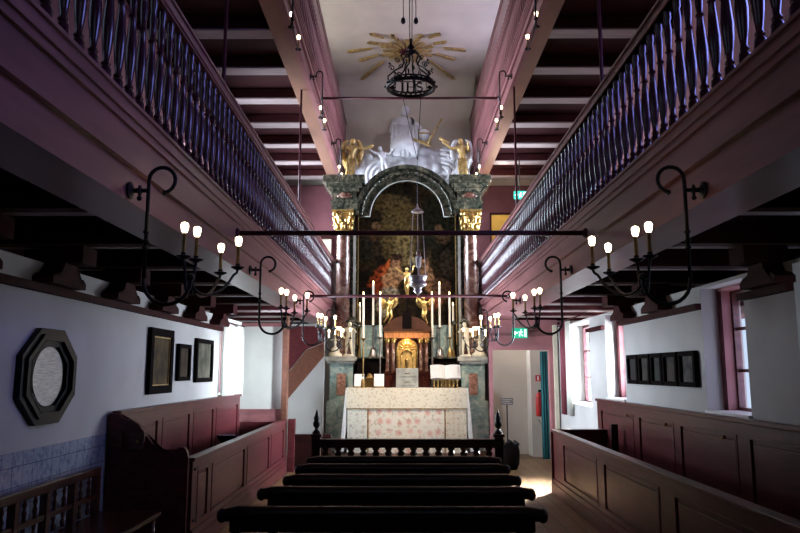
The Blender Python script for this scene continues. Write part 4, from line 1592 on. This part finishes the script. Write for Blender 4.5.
p0 = PV(404, 146, 0, (.24, .2))
p1 = PV(403, 137, .02, (.20, .18))
p2 = PV(402, 127, .02, (.23, .17))
p3 = PV(404, 119.5, 0, .07)
p4 = PV(405, 114, -.03, .12)
p5 = PV(406, 108.5, -.02, .10)
kl = PV(396, 152, -.28, .17)
fl = PV(394, 163, -.22, .12)
kr = PV(412, 152, -.28, .17)
frr = PV(414, 163, -.22, .12)
sl = PV(395, 125, -.02, .11)
el = PV(392, 136, -.12, .09)
hl = PV(399, 143, -.26, .055)
sr = PV(411, 125, -.02, .11)
er = PV(419, 132, -.12, .085)
hr = PV(424, 139, -.2, .055)
e = [(p0, p1), (p1, p2), (p2, p3), (p3, p4), (p4, p5), (p0, kl), (kl, fl), (p0, kr), (kr, frr), (p2, sl), (sl, el), (el, hl), (p2, sr), (sr, er), (er, hr)]
skin('seated_figure', M['stucco'], v, e, t)
mb = MB()
for k in range(9):
    xx, zz = Q(393 + k * 2.8, 134)
    mb.tube([(xx, YS_ - .33, zz + .1), (xx + .04 * math.sin(k), YS_ - .42, zz - .35), (xx + .06 * math.cos(k), YS_ - .45, zz - .7)], [.03, .055, .04], 7)
mb.build('drapery', M['stucco'], t, smooth=True)
# globe with gold cross staff
t2 = thing('orb', 'white orb banded with gold beside the seated stucco figure', 'orb', (Q(424, 136)[0], 15.95, Q(424, 136)[1]))
x, z = Q(424, 135, 15.95)
MB().ball((x, 15.95, z), .15, 3).build('globe', M['stucco'], t2, smooth=True)
mb = MB()
mb.tube([(x + .155 * math.cos(a), 15.95, z + .155 * math.sin(a)) for a in [2 * PI * k / 20 for k in range(20)]], .018, 6, closed=True)
mb.tube([(x + .156 * math.cos(a), 15.95 + .156 * math.sin(a), z) for a in [2 * PI * k / 20 for k in range(20)]], .018, 6, closed=True)
mb.build('gold_band', M['goldleaf'], t2, smooth=True)
a, b = Q(414, 141, 15.8), Q(441, 120, 15.8)
t2 = thing('gilded_staff', 'slanting gilded staff with crossbar held out from the stucco figure', 'staff', (a[0], 15.78, a[1]))
mb = MB().tube([(a[0] + .3, 15.8, a[1] - .12), (b[0], 15.78, b[1])], .022, 7)
c_, d_ = Q(413, 139, 15.8), Q(431, 146, 15.8)
mb.tube([(c_[0], 15.8, c_[1]), (d_[0], 15.8, d_[1])], .03, 7)
mb.ball((b[0], 15.78, b[1]), .04, 1)
mb.build('staff', M['goldleaf'], t2, smooth=True)
# small child angels in the clouds
for (u, v_, s, lab) in ((388, 160, -1, 'small white child angel leaning in the clouds left of centre'), (452, 168, 1, 'small white child angel in the swirling clouds on the right')):
    x, z = Q(u, v_, 15.85)
    t2 = thing('child_angel', lab, 'statue', (x, 15.85, z - .2), 'white child angels in the clouds')
    figure(M['stucco'], t2, (x, 15.85, z - .45), .8, (((-.12, -.04, .02), (-.22, -.08, .1)), ((.12, -.04, -.03), (.2, -.1, .04))), lean=s * .25)

# gilded angels on the cornices
zcor = A(405, 181)[1]
for s, lab in ((-1, 'gilded standing angel on the left cornice reaching toward the clouds'), (1, 'gilded standing angel on the right cornice reaching toward the clouds')):
    x = CX + s * 1.22
    Y = 14.95
    t2 = thing('cornice_angel', lab, 'statue', (x, Y, zcor), 'gilded angels on the altarpiece cornices')
    ar = (((-.06, -.03, -.12), (-.02, -.12, -.06)), ((.12, -.03, -.04), (.30, -.04, -.02)))
    if s > 0:
        ar = tuple(((-a_[0][0], a_[0][1], a_[0][2]), (-a_[1][0], a_[1][1], a_[1][2] + .12)) for a_ in ar[::-1])
    figure(M['goldleaf'], t2, (x, Y, zcor + .0), .98, ar, robe=(s * .05, 0), head_turn=-s)
    mb = MB()
    for q in (-1, 1):
        pts = []
        for k in range(9):
            a_ = R(-60 + 20 * k)
            pts.append((x + q * (.10 + .10 * math.cos(a_)), Y + .10, zcor + .68 + .26 * math.sin(a_)))
        mb.tube(pts, [.05, .055, .06, .06, .055, .05, .045, .035, .02], 8)
        for k in range(4):
            mb.tube([(x + q * (.16 - .02 * k), Y + .10, zcor + .74 - .05 * k), (x + q * (.24 - .03 * k), Y + .12, zcor + .45 - .05 * k)], [.03, .012], 6)
    mb.build('wings', M['goldleaf'] if s < 0 else M['stucco'], t2, smooth=True)
    mb = MB()
    for k in range(5):
        xx = x - .08 + .04 * k
        mb.tube([(xx, Y - .085, zcor + .48), (xx + .02 * math.sin(k), Y - .12, zcor + .25), (xx + s * .03, Y - .13, zcor + .03)], [.015, .03, .02], 6)
    mb.build('robe_folds', M['goldleaf'], t2, smooth=True)
    # palm branch or trumpet
    mb = MB()
    if s > 0:
        mb.tube([(x - .28, Y - .05, zcor + .84), (x - .50, Y - .07, zcor + .94)], [.012, .035], 8)
    else:
        mb.tube([(x + .30, Y - .05, zcor + .73), (x + .48, Y - .07, zcor + .78)], [.012, .03], 8)
    mb.build('trumpet', M['goldleaf'], t2, smooth=True)

# =================================================================== sunburst on the ceiling
SB = Vector((.10, 15.1, ZC))
t = thing('sunburst', 'large gilded sunburst of flat rays fixed to the pale ceiling', 'ornament', SB)


def ray(mb, a, r0, r1, w0, w1, h=.03):
    d_ = Vector((math.cos(a), math.sin(a), 0))
    n_ = Vector((-d_.y, d_.x, 0))
    A0 = []
    A1 = []
    for r_, w_ in ((r0, w0), (r1, w1)):
        for q in (-1, 1):
            p = SB + d_ * r_ + n_ * w_ * q
            A0.append(mb.b.verts.new((p.x, p.y, ZC - .006)))
            A1.append(mb.b.verts.new((p.x, p.y, ZC - .006 - h)))
    for f_ in ((0, 1, 3, 2),):
        mb.b.faces.new([A0[i] for i in f_])
        mb.b.faces.new([A1[i] for i in f_][::-1])
    for i, j in ((0, 1), (1, 3), (3, 2), (2, 0)):
        mb.b.faces.new((A0[i], A0[j], A1[j], A1[i]))


def onceil(u, v):
    x1_, z1_ = at(u, v, 10.0)
    q = (ZC - EYE) / (z1_ - EYE)
    return Vector((x1_ * q, 10.0 * q, ZC))


for (ua, va, ub, vb) in ((372, 47.5, 348, 51), (378, 54, 360, 60), (384, 60, 360, 80), (384, 37, 371, 33), (389, 44, 368, 41.5), (443, 47, 465, 49.5), (436, 53, 454, 58.5),
                         (430, 59.5, 455, 79), (429, 37, 440, 33), (433, 43, 446, 41), (397, 39, 392, 34), (418, 38.5, 422, 34)):
    pa, pb = onceil(ua, va), onceil(ub, vb)
    d_ = (pb - pa).normalized()
    n_ = Vector((-d_.y, d_.x, 0))
    m1 = MB()
    ends = [pa - n_ * .015, pb - n_ * .05 - d_ * .05, pb - n_ * .02 + d_ * .02, pb + n_ * .005 - d_ * .04, pb + n_ * .05 - d_ * .01, pa + n_ * .015]
    m1.prism([(p.x, p.y) for p in ends], ZC - .045, ZC - .006, 'z')
    m1.build('outer_ray', M['goldleaf'], t)
for k in range(16):
    a = 2 * PI * k / 16
    m1 = MB()
    ray(m1, a, .14, .55 + .08 * (k % 2), .012, .05)
    m1.build('inner_ray', M['goldleaf'], t)
m1 = MB()
for k in range(12):
    a = 2 * PI * k / 12
    m1.tube([(SB.x, SB.y, ZC - .06), (SB.x + .12 * math.cos(a), SB.y + .12 * math.sin(a), ZC - .05), (SB.x + .2 * math.cos(a + .3), SB.y + .2 * math.sin(a + .3), ZC - .03)], [.04, .03, .008], 6)
m1.build('centre_boss', M['ironred'], t, smooth=True)

# =================================================================== IHS crown chandelier
YC_ = 9.0
cxh, czh = at(411, 87.5, YC_)
t = thing('crown_chandelier', 'round wrought iron crown chandelier with letters inside, hanging under the gold sunburst', 'chandelier', (cxh, YC_, czh))
rr = .315
mb = MB()
mb.tube([(cxh + rr * math.cos(a), YC_ + rr * math.sin(a), czh) for a in [2 * PI * k / 40 for k in range(40)]], .026, 8, closed=True)
mb.tube([(cxh + rr * math.cos(a), YC_ + rr * math.sin(a), czh + .05) for a in [2 * PI * k / 40 for k in range(40)]], .010, 6, closed=True)
for k in range(28):
    a = 2 * PI * k / 28
    mb.ball((cxh + rr * math.cos(a), YC_ + rr * math.sin(a), czh + .026), .020, 1)
for k in range(14):
    a = 2 * PI * k / 14
    mb.ball((cxh + (rr + .03) * math.cos(a), YC_ + (rr + .03) * math.sin(a), czh + .01), .02, 1)
mb.build('ring', M['iron'], t, smooth=True)
for k in range(6):
    a = 2 * PI * k / 6 + .3
    mb = MB()
    def C2(r_, z_):
        return (cxh + r_ * math.cos(a), YC_ + r_ * math.sin(a), czh + z_)
    mb.tube([C2(rr, .02), C2(rr + .01, .12), C2(.22, .22), C2(.12, .28), C2(.10, .36), C2(.14, .44), C2(.08, .50), C2(.02, .52)], .011, 7)
    for (r_, z_, q) in ((.27, .24, .045), (.19, .36, .04), (.16, .16, .04)):
        mb.tube([C2(r_ + q * (1 - i / 14) * math.cos(i * .65), z_ + q * (1 - i / 14) * math.sin(i * .65)) for i in range(13)], .007, 6)
    mb.ball(C2(.30, .30), .018, 1)
    mb.build('scroll_arm', M['iron'], t, smooth=True)
mb = MB()
mb.lathe(cxh, YC_, [(.02, 0), (.05, .03), (.03, .07), (.055, .11), (.02, .16), (.012, .24)], 12, z0=czh + .46)
mb.build('hub', M['iron'], t, smooth=True)
# letters in a framed band
fz0, fz1 = czh - .065, czh + .085
k_ = .0142
yl = YC_
mb = MB()
mb.tube([(cxh - .20, yl, fz1), (cxh + .20, yl, fz1)], .006, 6)
mb.tube([(cxh - .22, yl, fz0), (cxh + .22, yl, fz0)], .006, 6)
for s in (-1, 1):
    mb.tube([(cxh + s * .20, yl, fz1), (cxh + s * .22, yl, fz0)], .006, 6)
    mb.tube([(cxh + s * .21, yl, czh), (cxh + s * .31, yl, czh)], .012, 6)
    mb.ball((cxh + s * .25, yl, czh + .005), .03, 1, (1, .4, 1))
mb.build('letter_frame', M['iron'], t, smooth=True)
mb = MB()
h0, h1 = fz0 + .012, fz1 - .016


def bar(xa_, za, xb_, zb2, w=.009):
    mb.tube([(xa_, yl, za), (xb_, yl, zb2)], w, 4)


ix = cxh - .115
bar(ix, h0, ix, h1, .014)
for zz in (h0, h1):
    bar(ix - .025, zz, ix + .025, zz, .005)
hx0, hx1 = cxh - .045, cxh + .04
for q in (hx0, hx1):
    bar(q, h0, q, h1, .013)
    for zz in (h0, h1):
        bar(q - .022, zz, q + .022, zz, .005)
bar(hx0, (h0 + h1) / 2, hx1, (h0 + h1) / 2, .006)
sxx = cxh + .115
hm = (h0 + h1) / 2
hr_ = (h1 - h0) / 4
sp_ = [(sxx + .036 * math.cos(a), yl, hm + hr_ + hr_ * math.sin(a)) for a in [R(25 + 22 * i) for i in range(11)]] + [(sxx + .036 * math.cos(a), yl, hm - hr_ + hr_ * math.sin(a)) for a in [R(75 - 22 * i) for i in range(11)]]
mb.tube(sp_, .012, 5)
mb.build('ihs_letters', M['iron'], t)
zr_ = ZC - .004
for (dx, dy) in ((-.035, 0), (.035, 0)):
    mb = MB().tube([(cxh + dx * .4, YC_, czh + .66), (cxh + dx, YC_, zr_)], .006, 6)
    mb.build('hanging_cord', M['iron'], t)
for dx, zz in ((-.085, at(402, 21, YC_)[1]), (.09, at(416, 21, YC_)[1])):
    mb = MB().tube([(cxh - .02 + dx, YC_, zz), (cxh - .02 + dx * .8, YC_, zr_)], .005, 6)
    mb.build('weight_cord', M['iron'], t)
    MB().lathe(cxh - .02 + dx, YC_, [(.012, .05), (.028, .03), (.034, -.02), (.012, -.045)], 10, z0=zz).build('tassel_weight', M['iron'], t, smooth=True)

# =================================================================== sanctuary lamp
YL = 9.3
lx, lzt = at(417.5, 205, YL)
t = thing('sanctuary_lamp', 'hanging silver lamp with three chains and glass, in front of the painting', 'hanging lamp', (lx, YL, lzt))
z1 = at(418, 212, YL)[1]
zbt = at(418, 292, YL)[1]
zbr = at(418, 280, YL)[1]
MB().lathe(lx, YL, [(.085, -.005), (.083, .005), (.06, .03), (.025, .05), (.012, .08), (.004, .115)], 20, z0=z1).build('canopy', M['silver'], t, smooth=True)
bl = MB().lathe(lx, YL, [(.135, .05), (.125, .045), (.11, .0), (.10, -.03), (.125, -.05), (.11, -.08), (.06, -.10), (.045, -.13), (.06, -.15), (.03, -.18), (.005, -.21)], 24, z0=zbr)
bl.build('bowl', M['silver'], t, smooth=True, label='silver lobed bowl with pierced rim')
for k in range(3):
    a = 2 * PI * k / 3 + .5
    mb = MB()
    n_ = 40
    for i in range(n_):
        q0, q1 = i / n_, (i + .75) / n_
        pa = Vector((lx + .07 * math.cos(a), YL + .07 * math.sin(a), z1 - .005))
        pb = Vector((lx + .125 * math.cos(a), YL + .125 * math.sin(a), zbr + .05))
        mb.tube([pa.lerp(pb, q0), pa.lerp(pb, q1)], .006, 5)
    mb.tube([pa, pb], .003, 4)
    mb.build('chain', M['silver'], t)
zg1 = at(418, 268, YL)[1]
MB().lathe(lx + .01, YL, [(.02, 0), (.035, .03), (.038, .13), (.044, .15)], 16, z0=zg1 - .0).build('oil_glass', M['linen'], t, smooth=True)
MB().tube([(lx + .01, YL, zg1 + .005), (lx + .01, YL, zbr - .02)], .01, 6).build('glass_stem', M['silver'], t)
MB().lathe(lx + .01, YL, [(.02, .15), (.03, .17), (.032, .20), (.012, .23)], 12, z0=zg1).build('glass_cap', M['redstone'], t, smooth=True)
mb = MB()
pk = Vector((lx, YL, at(418, 160, YL)[1]))
mb.tube([(lx, YL, z1 + .11), pk], .004, 5)
pa = Vector((cxh - .12, YC_ + .2, czh - .02))
pb = Vector((cxh + .14, YC_ + .2, czh - .02))
mb.tube([pk, pa], .005, 5)
mb.tube([pk, pb], .005, 5)
mb.build('suspension_cord', M['iron'], t)

# =================================================================== stair at the far left
YS2 = 13.3
t = thing('staircase', 'brown wooden stair stringer rising right behind the white partition', 'staircase', (-1.8, YS2, 0))
q = [at(270, 420, YS2), at(324, 356, YS2), at(324, 343, YS2), at(306, 350, YS2), at(270, 396, YS2)]
MB().prism(q, YS2, YS2 + .06).build('stringer', M['stair'], t)
q = [at(270, 395, YS2), at(305.5, 349.5, YS2), at(324, 342.5, YS2), at(324, 326, YS2), at(270, 326, YS2)]
MB().prism(q, YS2 + .02, YS2 + .05).build('side_boards', M['pew'], t)
MB().box(-2.745, -2.63, YS2 + .0, YS2 + .06, .0, 1.3).box(-2.63, -2.35, YS2 + .001, YS2 + .05, .5, .9).build('newel_post', M['stair'], t)
a, b = at(270, 390, YS2), at(312, 340, YS2)
for k in range(7):
    qx = a[0] + (b[0] - a[0]) * k / 7
    qz = a[1] + (b[1] - a[1]) * k / 7
    st = MB().box(qx, qx + .17, YS2 + .061, YS2 + .9, qz - .08, qz - .04).build('tread', M['stair'], t)

# =================================================================== window dressing
def curtain(name, lab, cat, x0, x1, y0, y1, z0, z1, m, waves=6, amp=.02, along='y'):
    me = bmesh.new()
    n_ = waves * 8
    A_ = []
    for i in range(n_ + 1):
        q = i / n_
        w_ = amp * math.sin(q * waves * 2 * PI)
        if along == 'y':
            p = (x0 + w_, y0 + (y1 - y0) * q)
            p2 = (x0 + w_ * 1.5, y0 + (y1 - y0) * q)
        else:
            p = (x0 + (x1 - x0) * q, y0 + w_)
            p2 = (x0 + (x1 - x0) * q, y0 + w_ * 1.5)
        A_.append((me.verts.new((*p, z1)), me.verts.new((*p2, z0))))
    for (a_, b_), (c_, d_) in zip(A_, A_[1:]):
        me.faces.new((a_, c_, d_, b_))
    ms = bpy.data.meshes.new(name)
    me.to_mesh(ms)
    me.free()
    ms.materials.append(m)
    ms.polygons.foreach_set('use_smooth', [True] * len(ms.polygons))
    o = bpy.data.objects.new(name, ms)
    COL.objects.link(o)
    sd = o.modifiers.new('thick', 'SOLIDIFY')
    sd.thickness = .004
    tag(o, lab, cat)
    return o


curtain('curtain', 'sheer white curtain drawn at the near edge of the left window', 'curtain', XL + .05, 0, 10.52, 10.85, 1.24, 2.38, M['voile'], 4, .018)
curtain('curtain', 'sheer white curtain beside the partition at the left window', 'curtain', XL + .05, 0, 11.4, 11.9, 1.24, 2.38, M['voile'], 6, .018)
curtain('curtain', 'dark red drape hanging by the farthest right window', 'curtain', XR - .07, 0, 12.35, 12.62, .9, 2.52, M['drape'], 4, .022)
curtain('curtain', 'pale curtain beside the dark red drape on the right', 'curtain', XR - .05, 0, 12.05, 12.3, .9, 2.50, M['voile'], 4, .018)
curtain('curtain', 'teal curtain hanging inside the far right doorway', 'curtain', 2.60, 2.74, 13.42, 0, .03, 2.02, M['teal'], 3, .02, along='x')
for (x, y0, y1, z, lab) in ((XL + .05, 10.35, 11.92, 2.39, 'thin curtain rail above the left window'), (XR - .06, 10.7, 12.7, 2.53, 'thin curtain rail above the farthest right window')):
    t = thing('curtain_rail', lab, 'curtain rail', (x, (y0 + y1) / 2, z))
    MB().tube([(x, y0, z), (x, y1, z)], .012, 8).build('rail', M['joist'], t, smooth=True)
    for yy in (y0 + .1, y1 - .1):
        xw = XL if x < 0 else XR
        MB().tube([(x, yy, z), (xw, yy, z)], .01, 6).build('rail_bracket', M['joist'], t)

# =================================================================== far right doorway things
t = thing('exit_sign', 'green lit exit sign above the far right doorway', 'exit sign', (2.28, 13.0, 2.3))


def exit_sign(t, cx, Y, cz, w, h, hang):
    MB().box(cx - w / 2, cx + w / 2, Y, Y + .03, cz - h / 2, cz + h / 2, bev=.004).build('sign_box', M['exit'], t)
    m1 = MB()
    k = h
    # arrow pointing left and running man in a doorway
    m1.prism([(cx - .44 * w, cz), (cx - .30 * w, cz + .22 * k), (cx - .30 * w, cz + .08 * k), (cx - .16 * w, cz + .08 * k), (cx - .16 * w, cz - .08 * k), (cx - .30 * w, cz - .08 * k), (cx - .30 * w, cz - .22 * k)], Y - .006, Y - .001)
    m1.ball((cx + .07 * w, Y - .003, cz + .29 * k), .075 * k, 1, (1, .1, 1))
    for pts_ in ([(.06, .18), (.02, -.04)], [(.02, -.04), (-.05, -.16), (-.02, -.34)], [(.02, -.04), (.10, -.16), (.19, -.30)], [(.05, .14), (-.05, .06), (-.09, .14)], [(.05, .14), (.14, .05), (.18, .12)]):
        m1.tube([(cx + a_ * w, Y - .003, cz + b_ * k) for a_, b_ in pts_], .045 * k, 5)
    m1.box(cx + .28 * w, cx + .42 * w, Y - .006, Y - .001, cz - .36 * k, cz + .36 * k)
    m1.build('pictogram', M['exitw'], t)
    if hang:
        MB().box(cx - .01, cx + .01, Y + .005, Y + .025, cz + h / 2, hang).build('hanger', M['iron'], t)


cx_, cz_ = at(520, 333, 13.1)
t.location = (cx_, 13.1, cz_)
exit_sign(t, cx_, 13.1, cz_, .28, .19, None)
MB().box(cx_ - .1, cx_ + .1, 13.131, 13.199, cz_ - .05, cz_ + .05).build('fixing_plate', M['iron'], t)
cx_, cz_ = at(520, 195, 14.5)
t = thing('exit_sign', 'small green lit exit sign up at the right gallery level', 'exit sign', (cx_, 14.5, cz_))
exit_sign(t, cx_, 14.5, cz_, .26, .17, 6.199)
t = thing('wall_panel', 'ochre yellow lit panel on the maroon wall of the right gallery', 'wall panel', (1.95, 16.82, 4.5))
a, b = at(492, 262, 16.82), at(513, 215, 16.82)
MB().box(a[0], b[0], 16.80, 16.845, a[1] - .3, b[1]).build('panel', M['yellow'], t)
MB().box(a[0] - .03, b[0] + .03, 16.79, 16.845, b[1], b[1] + .05).box(a[0] - .03, a[0], 16.79, 16.845, a[1] - .3, b[1]).build('panel_frame', M['joist'], t)

a, b = at(501, 405, 13.95), at(513, 398, 13.95)
t = thing('sign_stand', 'small grey notice board on a thin stand inside the doorway', 'sign', ((a[0] + b[0]) / 2, 13.95, 0))
MB().box(a[0], b[0], 13.94, 13.955, a[1], b[1]).build('board', M['pewter'], t)
mx_ = (a[0] + b[0]) / 2
MB().tube([(mx_, 13.96, .01), (mx_, 13.96, a[1] + .02)], .012, 8).build('pole', M['iron'], t)
MB().lathe(mx_, 13.96, [(.14, 0), (.14, .015), (.02, .03)], 16).build('foot', M['iron'], t)
mb = MB()
for r_ in range(3):
    mb.box(a[0] + .03, b[0] - .03 - .03 * (r_ % 2), 13.936, 13.9395, b[1] - .035 - r_ * .035, b[1] - .025 - r_ * .035)
mb.build('notice_lines', M['paper'], t)

x, z = at(509, 440, 12.3)
t = thing('basket', 'round black basket on the floor beside the right rail post', 'basket', (x, 12.3, 0))
MB().lathe(x, 12.3, [(.13, 0), (.17, .1), (.18, .3), (.16, .38), (.18, .42), (.16, .42), (.14, .37), (.15, .28), (.13, .05)], 20).build('basket_body', M['blackmatt'], t, smooth=True)
mb = MB()
for k in range(6):
    a = k * PI / 3
    mb.tube([(x + .17 * math.cos(a), 12.3 + .17 * math.sin(a), .41), (x + .1 * math.cos(a + .4), 12.3 + .1 * math.sin(a + .4), .47)], .02, 6)
mb.build('contents', M['black'], t, smooth=True)

x, z = at(541, 404, 13.9)
t = thing('fire_extinguisher', 'red fire extinguisher hanging on the wall inside the doorway', 'fire extinguisher', (2.66, 13.9, .9))
MB().lathe(2.66, 13.90, [(.065, 0), (.075, .02), (.075, .38), (.05, .44), (.02, .46)], 18, z0=.78).build('cylinder', M['redmetal'], t, smooth=True)
MB().box(2.64, 2.70, 13.86, 13.93, 1.24, 1.29).build('valve', M['black'], t)
MB().tube([(2.70, 13.88, 1.26), (2.76, 13.86, 1.15), (2.75, 13.86, .85), (2.68, 13.84, .62), (2.62, 13.85, .72)], .011, 6).build('hose', M['black'], t, smooth=True)
MB().box(2.62, 2.70, 13.975, 13.999, .85, 1.2).build('wall_bracket', M['iron'], t)
t = thing('red_notice', 'small red notice above the fire extinguisher', 'sign', (2.66, 13.99, 1.52))
MB().box(2.61, 2.71, 13.985, 13.999, 1.45, 1.57).build('notice', M['redmetal'], t)
MB().lathe(2.66, 1.51, [(.02, 0), (.02, .001)], 8, z0=0, axis='x').build('unused', M['white'], t) if False else MB().box(2.65, 2.67, 13.981, 13.9845, 1.47, 1.55).build('notice_mark', M['white'], t)

# =================================================================== light
W = bpy.data.worlds.new('sky_world')
S.world = W
W.use_nodes = True
bg = W.node_tree.nodes['Background']
bg.inputs[0].default_value = (.75, .85, 1, 1)
bg.inputs[1].default_value = .9

sun_dir = Vector((-1.3, -1.55, -1.6)).normalized()
sun = light('SUN', 'sun', (6, 20, 9), (0, 0, 0), 45, (1, .95, .86), size=R(1.2))
sun.rotation_euler = sun_dir.to_track_quat('-Z', 'Y').to_euler()


def aim(o, target):
    o.rotation_euler = (Vector(target) - Vector(o.location)).to_track_quat('-Z', 'Y').to_euler()


l = light('AREA', 'sun_patch_fill', (3.75, 12.0, 2.35), (0, 0, 0), 340, (1, .95, .86), size=.8, size_y=.5, spread=46)  # aimed area lamp added to make the bright floor patch
aim(l, (1.95, 9.8, 0))
l = light('AREA', 'partition_fill', (3.42, 9.35, 1.95), (0, 0, 0), 190, (.95, 1, .97), size=.7, size_y=.9, spread=50)  # area lamp added and aimed to brighten the white partition
aim(l, (-2.4, 12, 1.6))

# unseen spots without fixtures, added to brighten the altar and the stucco
for (x, y, z, tgt, e_, sz, col) in ((-1.30, 10.9, 6.12, (.1, 14.8, 1.2), 620, 34, (1, .84, .66)), (1.50, 10.9, 6.12, (.1, 14.8, 1.9), 700, 34, (1, .84, .66)),
                                    (-1.2, 12.6, 7.9, (.1, 16.3, 6.4), 25, 60, (.85, .82, 1)), (1.4, 12.6, 7.9, (.1, 16.3, 6.4), 95, 60, (.80, .82, 1))):
    l = light('SPOT', 'added_spot', (x, y, z), (0, 0, 0), e_, col, size=.08, spot=R(sz), blend=.7)
    aim(l, tgt)

light('POINT', 'hall_lamp', (2.1, 13.8, 2.4), (0, 0, 0), 7, (1, .9, .75), size=.1)
light('POINT', 'stair_lamp', (-2.05, 16.3, 5.0), (0, 0, 0), 5, (1, .92, .8), size=.1)
light('POINT', 'niche_fill', (TX, YT - .06, z_c - .10), (0, 0, 0), 2.2, (1, .72, .38), size=.03)  # unseen point light added to make the niche glow
light('POINT', 'gallery_lamp', (2.3, 15.6, 5.9), (0, 0, 0), 14, (1, .8, .6), size=.1)

vs = S.view_settings
vs.view_transform = 'Standard'
vs.look = 'None'
vs.gamma = 1
vs.exposure = .4
vs.use_curve_mapping = False
S.cycles.use_denoising = True
S.cycles.max_bounces = 8
S.cycles.sample_clamp_indirect = 4
